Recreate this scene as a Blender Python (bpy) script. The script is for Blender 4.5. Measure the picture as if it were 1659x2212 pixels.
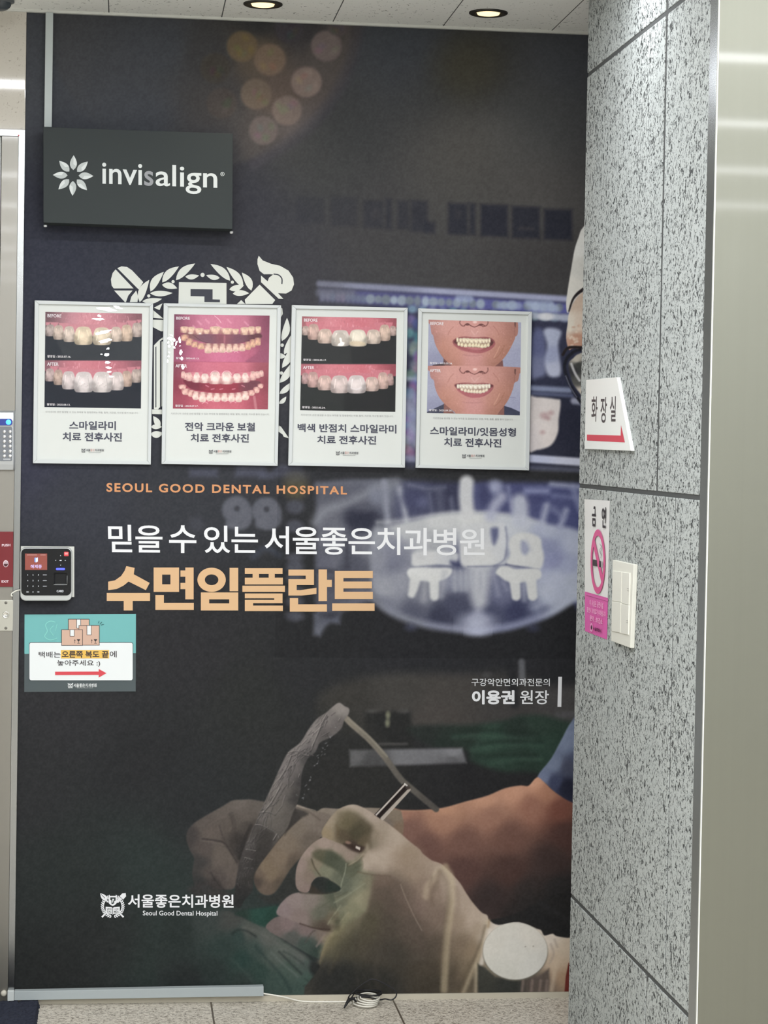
import bpy, bmesh, math, random
import numpy as np
from mathutils import Vector, Matrix
from mathutils.geometry import tessellate_polygon
random.seed(7)
SC = bpy.context.scene
COL = SC.collection
for o in list(bpy.data.objects):
    bpy.data.objects.remove(o)

# ------------------------------------------------------------------ camera
F_PX, IW, IH = 4713.53, 1659.0, 2212.0
YAW, PIT, ROL = 0.118, -0.0309, 0.0176
CAM = np.array([0.2735, -5.8062, 1.4831])
cy, sy, cp, sp = math.cos(YAW), math.sin(YAW), math.cos(PIT), math.sin(PIT)
FW = np.array([sy * cp, cy * cp, sp]); R0 = np.array([cy, -sy, 0.0]); U0 = np.cross(R0, FW)
RT = R0 * math.cos(ROL) + U0 * math.sin(ROL); UP = U0 * math.cos(ROL) - R0 * math.sin(ROL)
cd = bpy.data.cameras.new('camera'); cam = bpy.data.objects.new('camera', cd); COL.objects.link(cam)
cam.matrix_world = Matrix([[RT[i], UP[i], -FW[i], CAM[i]] for i in range(3)] + [[0, 0, 0, 1]])
cd.sensor_fit = 'HORIZONTAL'; cd.sensor_width = 36.0; cd.lens = F_PX * 36.0 / IW
cd.clip_start = 0.05; cd.clip_end = 60
SC.camera = cam

def on(ax, v, x, y):
    """point of the plane (axis ax = v) that the photograph shows at pixel x, y"""
    d = FW + RT * (x - IW / 2) / F_PX - UP * (y - IH / 2) / F_PX
    return CAM + d * ((v - CAM[ax]) / d[ax])
def W(x, y, Y=0.0): return Vector(on(1, Y, x, y))
PX0 = 1.3872                                   # the plane of the granite side wall
def G(x, y, t=0.0): return Vector(on(0, PX0 - t, x, y))
FZ = -0.014                                    # floor level
def FL(x, y, h=0.0): return Vector(on(2, FZ + h, x, y))
CZ = 2.6
def CE(x, y): return Vector(on(2, CZ, x, y))

# ------------------------------------------------------------------ world, lights, exposure
SC.view_settings.view_transform = 'Standard'; SC.view_settings.look = 'None'
SC.view_settings.gamma = 1.0; SC.view_settings.use_curve_mapping = False
SC.view_settings.exposure = 0.0
wd = bpy.data.worlds.new('world'); SC.world = wd; wd.use_nodes = True
wd.node_tree.nodes['Background'].inputs[0].default_value = (0.85, 0.9, 1.0, 1)
wd.node_tree.nodes['Background'].inputs[1].default_value = 0.15
LIGHT_ROWS = [-1.15, -2.35, -3.55, -4.75, -5.95, -7.15, -8.35, -9.55]
for yy in LIGHT_ROWS:                          # the rows of ceiling tubes seen as bands in the steel
    ld = bpy.data.lights.new('ceiling_tube_light', 'AREA'); ld.shape = 'RECTANGLE'
    near = yy > -1.5                           # the row nearest the print ends at the granite side wall
    ld.size = 1.5 if near else 4.1; ld.size_y = 0.13; ld.energy = 100.0 * ld.size / 6.0 * (0.62 if near else 1.0); ld.color = (0.955, 0.968, 1.0)
    lo = bpy.data.objects.new('ceiling_tube_light', ld); COL.objects.link(lo)
    lo.location = (0.55 if near else 1.15, yy, CZ - 0.012)
SPOT_W = 5.0

# ------------------------------------------------------------------ materials
def lin(c):
    c = np.asarray(c, float) / 255.0
    return np.where(c <= 0.04045, c / 12.92, ((c + 0.055) / 1.055) ** 2.4)
KA = 0.97
MATS = {}
def mat(name, c, rough=0.6, metal=0.0, spec=0.3, emit=0.0, ec=None):
    if name in MATS: return MATS[name]
    m = bpy.data.materials.new(name); m.use_nodes = True
    b = m.node_tree.nodes['Principled BSDF']
    col = tuple(np.minimum(lin(c) * KA, 0.93)) + (1,)
    b.inputs['Base Color'].default_value = col
    b.inputs['Roughness'].default_value = rough; b.inputs['Metallic'].default_value = metal
    b.inputs['Specular IOR Level'].default_value = spec
    if emit:
        b.inputs['Emission Color'].default_value = tuple(lin(ec or c)) + (1,)
        b.inputs['Emission Strength'].default_value = emit
    MATS[name] = m
    return m
def nodes(m):
    nt = m.node_tree
    return nt, nt.nodes['Principled BSDF'], nt.links.new
def N(nt, typ, **kw):
    n = nt.nodes.new(typ)
    for k, v in kw.items():
        if k in n.inputs: n.inputs[k].default_value = v
        else: setattr(n, k, v)
    return n
def math_n(nt, op, a, b=None, clamp=False):
    n = nt.nodes.new('ShaderNodeMath'); n.operation = op; n.use_clamp = clamp
    for i, v in enumerate((a, b)):
        if v is None: continue
        if isinstance(v, (int, float)): n.inputs[i].default_value = v
        else: nt.links.new(v, n.inputs[i])
    return n.outputs[0]
def mixc(nt, f, a, b):
    n = nt.nodes.new('ShaderNodeMix'); n.data_type = 'RGBA'
    if isinstance(f, (int, float)): n.inputs['Factor'].default_value = f
    else: nt.links.new(f, n.inputs['Factor'])
    for k, v in ((6, a), (7, b)):
        if isinstance(v, tuple): n.inputs[k].default_value = v
        else: nt.links.new(v, n.inputs[k])
    return n.outputs[2]
def c4(c): return tuple(lin(c) * KA) + (1,)
def ramp(nt, fac, stops):
    r = nt.nodes.new('ShaderNodeValToRGB'); nt.links.new(fac, r.inputs[0])
    e = r.color_ramp.elements
    while len(e) < len(stops): e.new(0.5)
    for i, (p, v) in enumerate(stops):
        e[i].position = p; e[i].color = (v, v, v, 1) if not isinstance(v, tuple) else v
    return r.outputs[0]

def granite_wall_mat():
    m = mat('pitted_grey_granite', (160, 164, 163), 0.7, spec=0.2)
    nt, b, L = nodes(m)
    tc = N(nt, 'ShaderNodeTexCoord')
    mp = N(nt, 'ShaderNodeMapping'); mp.inputs['Scale'].default_value = (1, 1, 1)
    L(tc.outputs['Object'], mp.inputs[0])
    n1 = N(nt, 'ShaderNodeTexNoise', Scale=92.0, Detail=2.2, Roughness=0.6, Distortion=0.9); L(mp.outputs[0], n1.inputs['Vector'])
    n2 = N(nt, 'ShaderNodeTexNoise', Scale=130.0, Detail=1.5, Roughness=0.6, Distortion=1.2); L(mp.outputs[0], n2.inputs['Vector'])
    nl = N(nt, 'ShaderNodeTexNoise', Scale=5.0, Detail=2.0); L(mp.outputs[0], nl.inputs['Vector'])
    sh = math_n(nt, 'MULTIPLY', math_n(nt, 'SUBTRACT', nl.outputs['Fac'], 0.5), 0.10)
    p1 = ramp(nt, math_n(nt, 'ADD', n1.outputs['Fac'], sh), [(0.555, 0.0), (0.615, 1.0)])
    p2 = ramp(nt, math_n(nt, 'ADD', n2.outputs['Fac'], sh), [(0.57, 0.0), (0.65, 1.0)])
    pits = math_n(nt, 'MAXIMUM', p1, math_n(nt, 'MULTIPLY', p2, 0.75))
    base = mixc(nt, nl.outputs['Fac'], c4((172, 178, 177)), c4((188, 193, 191)))
    L(mixc(nt, pits, base, c4((74, 77, 77))), b.inputs['Base Color'])
    bp = N(nt, 'ShaderNodeBump', Strength=0.5, Distance=0.004); bp.invert = True
    L(pits, bp.inputs['Height']); L(bp.outputs[0], b.inputs['Normal'])
    return m
def beige_granite_mat(name, base, dark, scale, rough=0.45, joints=None, st=(0.36, 0.50, 0.62), spec=0.35):
    m = mat(name, base, rough, spec=spec)
    nt, b, L = nodes(m)
    tc = N(nt, 'ShaderNodeTexCoord')
    n1 = N(nt, 'ShaderNodeTexNoise', Scale=scale, Detail=3.0, Roughness=0.7, Distortion=0.8); L(tc.outputs['Object'], n1.inputs['Vector'])
    f = ramp(nt, n1.outputs['Fac'], [(st[0], 1.0), (st[1], 0.25), (st[2], 0.0)])
    col = mixc(nt, f, c4(base), c4(dark))
    if joints:
        sx, ox, wj, jc = joints
        sep = N(nt, 'ShaderNodeSeparateXYZ'); L(tc.outputs['Object'], sep.inputs[0])
        j = None
        for k, (s_, o_) in enumerate(((sx, ox), (sx, 0.13))):
            fr = math_n(nt, 'FRACT', math_n(nt, 'DIVIDE', math_n(nt, 'SUBTRACT', sep.outputs[k], o_), s_))
            lo = math_n(nt, 'LESS_THAN', fr, wj / s_)
            j = lo if j is None else math_n(nt, 'MAXIMUM', j, lo)
        col = mixc(nt, j, col, c4(jc))
    L(col, b.inputs['Base Color'])
    return m
def ceiling_mat():
    m = mat('fissured_ceiling_tile', (243, 245, 242), 0.9, spec=0.1)
    nt, b, L = nodes(m)
    tc = N(nt, 'ShaderNodeTexCoord')
    mp = N(nt, 'ShaderNodeMapping'); mp.inputs['Scale'].default_value = (1, 0.55, 1); L(tc.outputs['Object'], mp.inputs[0])
    n1 = N(nt, 'ShaderNodeTexNoise', Scale=95.0, Detail=2.0, Roughness=0.6, Distortion=1.0); L(mp.outputs[0], n1.inputs['Vector'])
    p = ramp(nt, n1.outputs['Fac'], [(0.63, 0.0), (0.70, 0.8)])
    sep = N(nt, 'ShaderNodeSeparateXYZ'); L(tc.outputs['Object'], sep.inputs[0])
    fx = math_n(nt, 'LESS_THAN', math_n(nt, 'FRACT', math_n(nt, 'DIVIDE', math_n(nt, 'SUBTRACT', sep.outputs[0], 0.211), 0.2945)), 0.010)
    fy = math_n(nt, 'LESS_THAN', math_n(nt, 'FRACT', math_n(nt, 'DIVIDE', sep.outputs[1], 0.589)), 0.004)
    col = mixc(nt, p, c4((243, 245, 242)), c4((140, 142, 140)))
    L(mixc(nt, math_n(nt, 'MAXIMUM', fx, fy), col, c4((96, 98, 98))), b.inputs['Base Color'])
    return m
def steel_mat(name, c, rough, aniso=0.0, streak=0.0, rot=0.0, coat=0.0):
    m = mat(name, c, rough, 1.0)
    nt, b, L = nodes(m)
    if coat: b.inputs['Coat Weight'].default_value = coat; b.inputs['Coat Roughness'].default_value = 0.045
    b.inputs['Anisotropic'].default_value = aniso; b.inputs['Anisotropic Rotation'].default_value = rot
    if streak:
        tc = N(nt, 'ShaderNodeTexCoord'); mp = N(nt, 'ShaderNodeMapping'); mp.inputs['Scale'].default_value = (70, 70, 0.7)
        L(tc.outputs['Object'], mp.inputs[0])
        n1 = N(nt, 'ShaderNodeTexNoise', Scale=1.0, Detail=4.0, Roughness=0.6); L(mp.outputs[0], n1.inputs['Vector'])
        n2 = N(nt, 'ShaderNodeTexNoise', Scale=3.0, Detail=3.0); L(tc.outputs['Object'], n2.inputs['Vector'])
        d = tuple(np.array(c) - streak)
        k = math_n(nt, 'ADD', math_n(nt, 'MULTIPLY', n1.outputs['Fac'], 0.6), math_n(nt, 'MULTIPLY', n2.outputs['Fac'], 0.4))
        L(mixc(nt, k, c4(c), c4(d)), b.inputs['Base Color'])
    return m
def vcol_mat(name, rough=0.55, spec=0.25):
    m = mat(name, (128, 128, 128), rough, spec=spec)
    nt, b, L = nodes(m)
    a = N(nt, 'ShaderNodeAttribute'); a.attribute_name = 'ink'
    L(a.outputs['Color'], b.inputs['Base Color'])
    return m

# ------------------------------------------------------------------ object helpers
def link(name, me, mats=(), parent=None):
    o = bpy.data.objects.new(name, me); COL.objects.link(o)
    for m in (mats if isinstance(mats, (list, tuple)) else [mats]):
        me.materials.append(m)
    if parent is not None: o.parent = parent
    return o
def tag(o, label=None, cat=None, group=None, kind=None):
    if label: o['label'] = label
    if cat: o['category'] = cat
    if group: o['group'] = group
    if kind: o['kind'] = kind
    return o
def thing(name, label, cat, group=None, kind=None):
    o = bpy.data.objects.new(name, None); COL.objects.link(o); o.empty_display_size = 0.05
    return tag(o, label, cat, group, kind)
class MB:
    """collects shapes for one mesh"""
    def __init__(s): s.bm = bmesh.new()
    def hexa(s, a, b, mi=0):
        """solid between two matching quads a and b (4 points each)"""
        va = [s.bm.verts.new(p) for p in a]; vb = [s.bm.verts.new(p) for p in b]
        n = len(va)
        fs = [s.bm.faces.new(va), s.bm.faces.new(vb[::-1])]
        for i in range(n):
            fs.append(s.bm.faces.new((va[i], vb[i], vb[(i + 1) % n], va[(i + 1) % n])))
        for f in fs: f.material_index = mi
        return va, vb
    def box(s, p, q, mi=0):
        x0, y0, z0 = p; x1, y1, z1 = q
        return s.hexa([(x0, y0, z0), (x1, y0, z0), (x1, y0, z1), (x0, y0, z1)], [(x0, y1, z0), (x1, y1, z0), (x1, y1, z1), (x0, y1, z1)], mi)
    def prism(s, pts, d, mi=0):
        return s.hexa(pts, [Vector(p) + Vector(d) for p in pts], mi)
    def tube(s, path, r, n=8, mi=0, cap=True):
        path = [Vector(p) for p in path]; rings = []
        for i, p in enumerate(path):
            t = (path[min(i + 1, len(path) - 1)] - path[max(i - 1, 0)]).normalized()
            a = t.cross(Vector((0.13, 0.27, 0.95))); a = a.normalized() if a.length > 1e-4 else Vector((1, 0, 0)); b = t.cross(a)
            rr = r[i] if isinstance(r, (list, tuple)) else r
            rings.append([s.bm.verts.new(p + (a * math.cos(k * 2 * math.pi / n) + b * math.sin(k * 2 * math.pi / n)) * rr) for k in range(n)])
        for i in range(len(rings) - 1):
            for k in range(n):
                f = s.bm.faces.new((rings[i][k], rings[i][(k + 1) % n], rings[i + 1][(k + 1) % n], rings[i + 1][k])); f.material_index = mi; f.smooth = True
        if cap:
            for rg in (rings[0][::-1], rings[-1]):
                f = s.bm.faces.new(rg); f.material_index = mi
    def lathe(s, c, axis, prof, n=32, mi=0, smooth=True):
        """prof: (radius, height along axis)"""
        ax = Vector(axis).normalized(); a = ax.orthogonal().normalized(); b = ax.cross(a); c = Vector(c); rings = []
        for r, h in prof:
            if r < 1e-6: rings.append([s.bm.verts.new(c + ax * h)]); continue
            rings.append([s.bm.verts.new(c + ax * h + (a * math.cos(k * 2 * math.pi / n) + b * math.sin(k * 2 * math.pi / n)) * r) for k in range(n)])
        for i in range(len(rings) - 1):
            p, q = rings[i], rings[i + 1]
            for k in range(n):
                k2 = (k + 1) % n
                if len(p) == 1 and len(q) == 1: continue
                if len(p) == 1: vs = (p[0], q[k], q[k2])
                elif len(q) == 1: vs = (p[k], q[0], p[k2])
                else: vs = (p[k], q[k], q[k2], p[k2])
                f = s.bm.faces.new(vs); f.material_index = mi; f.smooth = smooth
    def build(s, name, mats, parent=None, bevel=0.0, seg=2):
        bm = s.bm
        bmesh.ops.recalc_face_normals(bm, faces=bm.faces)
        if bevel:
            es = [e for e in bm.edges if len(e.link_faces) == 2 and e.calc_face_angle(0) > 0.5]
            bmesh.ops.bevel(bm, geom=es, offset=bevel, segments=seg, profile=0.6, affect='EDGES', clamp_overlap=True)
        me = bpy.data.meshes.new(name); bm.to_mesh(me); bm.free()
        return link(name, me, mats, parent)
def rrect(x0, y0, x1, y1, r, n=5):
    out = []
    for cx_, cy_, a0 in ((x1 - r, y0 + r, -90), (x1 - r, y1 - r, 0), (x0 + r, y1 - r, 90), (x0 + r, y0 + r, 180)):
        for k in range(n + 1):
            a = math.radians(a0 + 90 * k / n); out.append((cx_ + r * math.cos(a), cy_ + r * math.sin(a)))
    return out
def tf(pts, T):
    if T is None: return list(pts)
    ox, oy, s = T
    return [(ox + p[0] / s, oy + p[1] / s) for p in pts]
def catmull(pts, n=4, closed=True):
    P = np.array(pts, float); m = len(P); out = []
    rng = range(m if closed else m - 1)
    for i in rng:
        if closed: p0, p1, p2, p3 = P[i - 1], P[i], P[(i + 1) % m], P[(i + 2) % m]
        else: p0, p1, p2, p3 = P[max(i - 1, 0)], P[i], P[i + 1], P[min(i + 2, m - 1)]
        for k in range(n):
            t = k / n
            out.append(0.5 * ((2 * p1) + (-p0 + p2) * t + (2 * p0 - 5 * p1 + 4 * p2 - p3) * t * t + (-p0 + 3 * p1 - 3 * p2 + p3) * t ** 3))
    if not closed: out.append(P[-1])
    return [tuple(p) for p in out]

# ------------------------------------------------------------------ lettering and flat print
_gl = {}
def glyphs(s, off=0.0, sp=1.0):
    key = (s, off, sp)
    if key not in _gl:
        c = bpy.data.curves.new('lettering', 'FONT'); c.body = s; c.resolution_u = 4; c.offset = off; c.space_character = sp
        o = bpy.data.objects.new('lettering', c); COL.objects.link(o)
        dg = bpy.context.evaluated_depsgraph_get(); dg.update()
        me = bpy.data.meshes.new_from_object(o.evaluated_get(dg))
        v = np.array([x.co[:2] for x in me.vertices]); f = [tuple(p.vertices) for p in me.polygons]
        bpy.data.objects.remove(o); bpy.data.curves.remove(c); bpy.data.meshes.remove(me)
        v = v - v.min(0); ext = np.maximum(v.max(0), 1e-9); v = v / ext
        _gl[key] = (v, f, ext)
    return _gl[key]
class Print:
    """flat inked shapes lying on a surface; P(x, y, depth) gives the surface point of photo pixel x, y"""
    def __init__(s, P, d0=0.0002, dd=0.00003, T=None):
        s.P, s.d, s.dd, s.T = P, d0, dd, T; s.v, s.f, s.mi, s.m = [], [], [], []
    def _m(s, m):
        if m not in s.m: s.m.append(m)
        return s.m.index(m)
    def _add(s, pts, faces, m):
        b = len(s.v); s.v += [tuple(s.P(x, y, s.d)) for x, y in pts]; k = s._m(m)
        for f in faces: s.f.append([b + i for i in f]); s.mi.append(k)
        s.d += s.dd
    def poly(s, pts, m, smooth=0, T=0):
        pts = tf(pts, s.T if T == 0 else T)
        if smooth: pts = catmull(pts, smooth)
        tr = tessellate_polygon([[Vector((x, y, 0)) for x, y in pts]])
        s._add(pts, [tuple(t) for t in tr], m)
    def rect(s, x0, y0, x1, y1, m, r=0, T=0):
        s.poly(rrect(x0, y0, x1, y1, r) if r else [(x0, y0), (x1, y0), (x1, y1), (x0, y1)], m, T=T)
    def ell(s, cx, cy_, rx, ry, m, n=28, T=0):
        s.poly([(cx + rx * math.cos(2 * math.pi * k / n), cy_ + ry * math.sin(2 * math.pi * k / n)) for k in range(n)], m, T=T)
    def ring(s, cx, cy_, rx, ry, w, m, n=36, T=0, wy=None):
        wy = w if wy is None else wy
        o = tf([(cx + rx * math.cos(2 * math.pi * k / n), cy_ + ry * math.sin(2 * math.pi * k / n)) for k in range(n)], s.T if T == 0 else T)
        i = tf([(cx + (rx - w) * math.cos(2 * math.pi * k / n), cy_ + (ry - wy) * math.sin(2 * math.pi * k / n)) for k in range(n)], s.T if T == 0 else T)
        s._add(o + i, [(k, (k + 1) % n, n + (k + 1) % n, n + k) for k in range(n)], m)
    def line(s, pts, w, m, smooth=0, T=0, closed=False):
        pts = tf(pts, s.T if T == 0 else T); sc = 1.0 if (s.T if T == 0 else T) is None else 1.0 / (s.T if T == 0 else T)[2]
        if smooth: pts = catmull(pts, smooth, closed)
        if closed: pts = pts + pts[:1]
        h = w * sc / 2; q = np.array(pts, float); L, Rr = [], []
        for i in range(len(q)):
            t = q[min(i + 1, len(q) - 1)] - q[max(i - 1, 0)]; t = t / (np.linalg.norm(t) + 1e-9); nn = np.array([-t[1], t[0]])
            L.append(tuple(q[i] + nn * h)); Rr.append(tuple(q[i] - nn * h))
        n = len(q); s._add(L + Rr, [(i, i + 1, n + i + 1, n + i) for i in range(n - 1)], m)
    def text(s, body, quad, m, off=0.0, sp=1.0, T=0):
        heavy = max(0.0, off - 0.008) if off > 0.016 else 0.0     # heavy strokes: thin outlines laid side by side keep small counters open
        v, f, ext = glyphs(body, min(off, 0.008) if heavy else off, sp); q = np.array(tf(quad, s.T if T == 0 else T), float)   # TL TR BR BL
        sh = [(0, 0)] + ([(1, 0), (-1, 0), (0, 1), (0, -1), (.7, .7), (-.7, .7), (.7, -.7), (-.7, -.7)] if heavy else [])
        for sx, sy_ in sh:
            ku = heavy / ext[0]; kv = heavy / ext[1]
            u = ku + v[:, :1] * (1 - 2 * ku) + sx * ku; w = 1 - (kv + v[:, 1:] * (1 - 2 * kv) + sy_ * kv)
            p = (q[0] * (1 - u) + q[1] * u) * (1 - w) + (q[3] * (1 - u) + q[2] * u) * w
            s._add([tuple(a) for a in p], f, m)
    def leaf(s, b, t, w, m, bend=0.0, T=0):
        b = np.array(b, float); t = np.array(t, float); d = t - b; n = np.array([-d[1], d[0]]) / np.linalg.norm(d)
        L, R = [], []
        for k in range(9):
            u = k / 8; prof = math.sin(math.pi * u ** 0.85) ** 0.9 * w / 2; c = b + d * u + n * bend * math.sin(math.pi * u)
            L.append(tuple(c + n * prof)); R.append(tuple(c - n * prof))
        s.poly(L + R[::-1][1:-1], m, T=T)
    def build(s, name, parent=None):
        me = bpy.data.meshes.new(name); me.from_pydata(s.v, [], s.f); me.polygons.foreach_set('material_index', s.mi)
        o = link(name, me, s.m, parent)
        return o

# ------------------------------------------------------------------ painted print (the big photograph on the wall film, the poster pictures)
class Canvas:
    def __init__(s, X, Y, T=None):
        s.X, s.Y = X, Y; s.C = np.zeros(X.shape + (3,)); s.T = T; s.ef = 0.035
    def win(s, x0, y0, x1, y1):
        m = (s.X >= x0) & (s.X <= x1) & (s.Y >= y0) & (s.Y <= y1)
        r = np.flatnonzero(m.any(1)); c = np.flatnonzero(m.any(0))
        if not len(r) or not len(c): return None
        return slice(r[0], r[-1] + 1), slice(c[0], c[-1] + 1)
    def tt(s, T): return s.T if T == 0 else T
    def color(s, col, X, Y, T):
        if isinstance(col, tuple): return np.array(col, float)
        a = np.array(col, float); xy = np.array(tf(a[:, :2], T)); num = np.zeros(X.shape + (3,)); den = np.zeros(X.shape)
        ext = max(np.ptp(xy[:, 0]), np.ptp(xy[:, 1]), 1.0); e = (s.ef * ext) ** 2
        for (x, y), c in zip(xy, a[:, 2:]):
            w = 1.0 / ((X - x) ** 2 + (Y - y) ** 2 + e) ** 1.95
            den += w; num += w[..., None] * c
        return num / den[..., None]
    def put(s, w, m, col, T):
        X, Y = s.X[w], s.Y[w]
        c = s.color(col, X, Y, T); m = m[..., None]
        s.C[w] = s.C[w] * (1 - m) + c * m
    @staticmethod
    def sm(sd, blur):
        t = np.clip(0.5 - sd / (2 * blur), 0, 1); return t * t * (3 - 2 * t)
    def fill(s, pts, col, blur=1.2, a=1.0, smooth=4, T=0, clip=None):
        T = s.tt(T); p = tf(pts, T)
        if smooth: p = catmull(p, smooth)
        p = np.array(p); w = s.win(p[:, 0].min() - blur, p[:, 1].min() - blur, p[:, 0].max() + blur, p[:, 1].max() + blur)
        if w is None: return None
        X, Y = s.X[w], s.Y[w]; d2 = np.full(X.shape, 1e12); ins = np.zeros(X.shape, bool)
        for i in range(len(p)):
            (x0, y0), (x1, y1) = p[i - 1], p[i]; ex, ey = x1 - x0, y1 - y0; l2 = ex * ex + ey * ey
            if l2 < 1e-12: continue
            t = np.clip(((X - x0) * ex + (Y - y0) * ey) / l2, 0, 1)
            d2 = np.minimum(d2, (X - x0 - t * ex) ** 2 + (Y - y0 - t * ey) ** 2)
            if ey != 0: ins ^= ((y0 > Y) != (y1 > Y)) & (X < ex * (Y - y0) / ey + x0)
        sd = np.sqrt(d2) * np.where(ins, -1, 1); m = s.sm(sd, blur) * a
        if clip is not None: m = m * clip[w]
        s.put(w, m, col, T)
        full = np.zeros(s.X.shape); full[w] = m
        return full
    def line(s, pts, wd, col, blur=1.2, a=1.0, smooth=4, T=0, clip=None):
        T = s.tt(T); p = tf(pts, T); sc = 1.0 if T is None else 1.0 / T[2]
        if smooth and len(p) > 2: p = catmull(p, smooth, False)
        p = np.array(p); w0, w1 = wd if isinstance(wd, tuple) else (wd, wd); w0 *= sc; w1 *= sc
        pad = max(w0, w1) / 2 + blur
        w = s.win(p[:, 0].min() - pad, p[:, 1].min() - pad, p[:, 0].max() + pad, p[:, 1].max() + pad)
        if w is None: return
        X, Y = s.X[w], s.Y[w]; sd = np.full(X.shape, 1e9); n = len(p) - 1
        for i in range(n):
            (x0, y0), (x1, y1) = p[i], p[i + 1]; ex, ey = x1 - x0, y1 - y0; l2 = ex * ex + ey * ey + 1e-9
            t = np.clip(((X - x0) * ex + (Y - y0) * ey) / l2, 0, 1)
            d = np.sqrt((X - x0 - t * ex) ** 2 + (Y - y0 - t * ey) ** 2) - (w0 + (w1 - w0) * (i + t) / n) / 2
            sd = np.minimum(sd, d)
        m = s.sm(sd, blur) * a
        if clip is not None: m = m * clip[w]
        s.put(w, m, col, T)
    def ell(s, cx, cy_, rx, ry, col, blur=1.2, a=1.0, rot=0.0, T=0, clip=None):
        T = s.tt(T); (cx, cy_), = tf([(cx, cy_)], T); sc = 1.0 if T is None else 1.0 / T[2]; rx *= sc; ry *= sc
        r = max(rx, ry) + blur; w = s.win(cx - r, cy_ - r, cx + r, cy_ + r)
        if w is None: return
        c, sn = math.cos(rot), math.sin(rot); dx, dy = s.X[w] - cx, s.Y[w] - cy_
        q = np.sqrt(((dx * c + dy * sn) / rx) ** 2 + ((-dx * sn + dy * c) / ry) ** 2)
        m = s.sm((q - 1) * min(rx, ry), blur) * a
        if clip is not None: m = m * clip[w]
        s.put(w, m, col, T)
    def grain(s, cell, amp, seed, clip=None, cell_y=None):
        """soft printed mottling"""
        rg = np.random.RandomState(seed); cyl = cell_y or cell
        gx = (s.X - s.X.min()) / cell; gy = (s.Y - s.Y.min()) / cyl
        g = rg.rand(int(gy.max()) + 3, int(gx.max()) + 3) - 0.5
        ix, iy = gx.astype(int), gy.astype(int); fx, fy = gx - ix, gy - iy; fx = fx * fx * (3 - 2 * fx); fy = fy * fy * (3 - 2 * fy)
        v = (g[iy, ix] * (1 - fx) + g[iy, ix + 1] * fx) * (1 - fy) + (g[iy + 1, ix] * (1 - fx) + g[iy + 1, ix + 1] * fx) * fy
        if clip is not None: v = v * clip
        s.C = np.clip(s.C + v[..., None] * amp, 0, 255)
    def mute(s, warm, cool, lift=0.0):
        """printing inks are less saturated than pure colours"""
        m = s.C.mean(-1, keepdims=True); r = s.C[..., :1] - np.maximum(s.C[..., 1:2], s.C[..., 2:3])
        k = cool + (warm - cool) * np.clip(0.5 + r / 12.0, 0, 1)
        bl = np.clip((s.C[..., 2:3] - s.C[..., 1:2]) / 8.0, 0, 1) * np.clip(0.5 - r / 12.0, 0, 1); k = k * (1 - bl) + 0.92 * bl
        s.C = np.clip(m + (s.C - m) * k + lift * np.clip(r / 60.0, 0, 1), 0, 255)
    def mesh(s, name, pos, m, parent=None):
        h, w = s.X.shape; me = bpy.data.meshes.new(name)
        me.vertices.add(h * w); me.vertices.foreach_set('co', np.ascontiguousarray(pos, np.float32).ravel())
        idx = np.arange(h * w).reshape(h, w)
        q = np.stack([idx[:-1, :-1], idx[:-1, 1:], idx[1:, 1:], idx[1:, :-1]], -1).reshape(-1, 4)
        me.loops.add(q.size); me.polygons.add(len(q))
        me.loops.foreach_set('vertex_index', q.ravel().astype(np.int32))
        me.polygons.foreach_set('loop_start', np.arange(0, q.size, 4, dtype=np.int32))
        me.update(calc_edges=True)
        at = me.color_attributes.new('ink', 'FLOAT_COLOR', 'POINT')
        rgba = np.ones((h * w, 4), np.float32); rgba[:, :3] = (lin(s.C) * KA).reshape(-1, 3)
        at.data.foreach_set('color', rgba.ravel())
        return link(name, me, m, parent)

# ------------------------------------------------------------------ setting: shell of the lobby
M_GRAN = granite_wall_mat()
M_FLOOR = beige_granite_mat('beige_granite_floor', (214, 208, 195), (124, 117, 106), 120.0, 0.4, (0.49, 0.516, 0.005, (92, 84, 74)))
M_LINTEL = beige_granite_mat('beige_granite_lintel', (204, 199, 190), (160, 153, 144), 160.0, 0.05, None, (0.30, 0.36, 0.42), 1.0)
M_CEIL = ceiling_mat()
M_PLASTER = mat('pale_plaster', (206, 206, 203), 0.8, spec=0.2)
M_GROUT = mat('dark_joint', (84, 86, 86), 0.9, spec=0.1)
M_BRUSH = steel_mat('brushed_steel', (114, 115, 106), 0.38, 0.5, 6, 0.25, 0.3)
M_MIRROR = steel_mat('polished_steel', (188, 190, 190), 0.12, 0.0, 6)
M_RETURN = steel_mat('dull_polished_steel', (140, 143, 145), 0.16, 0.0, 8)
M_CASING = steel_mat('bright_casing_steel', (150, 152, 152), 0.2, 0.0, 20)
M_JAMB = steel_mat('satin_steel', (132, 130, 124), 0.34, 0.5, 6, 0.25, 0.3)
M_DUCT = mat('grey_plastic_duct', (158, 166, 168), 0.5)
M_DUCT2 = mat('pale_grey_plastic_duct', (188, 197, 198), 0.5)
M_WHITE = mat('white_plastic', (226, 226, 216), 0.4)
M_BLACK = mat('black_plastic', (26, 27, 30), 0.35)
M_ALU = mat('silver_paint_frame', (198, 203, 204), 0.4, spec=0.4)
XE, YB = 1.95, -10.6

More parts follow.
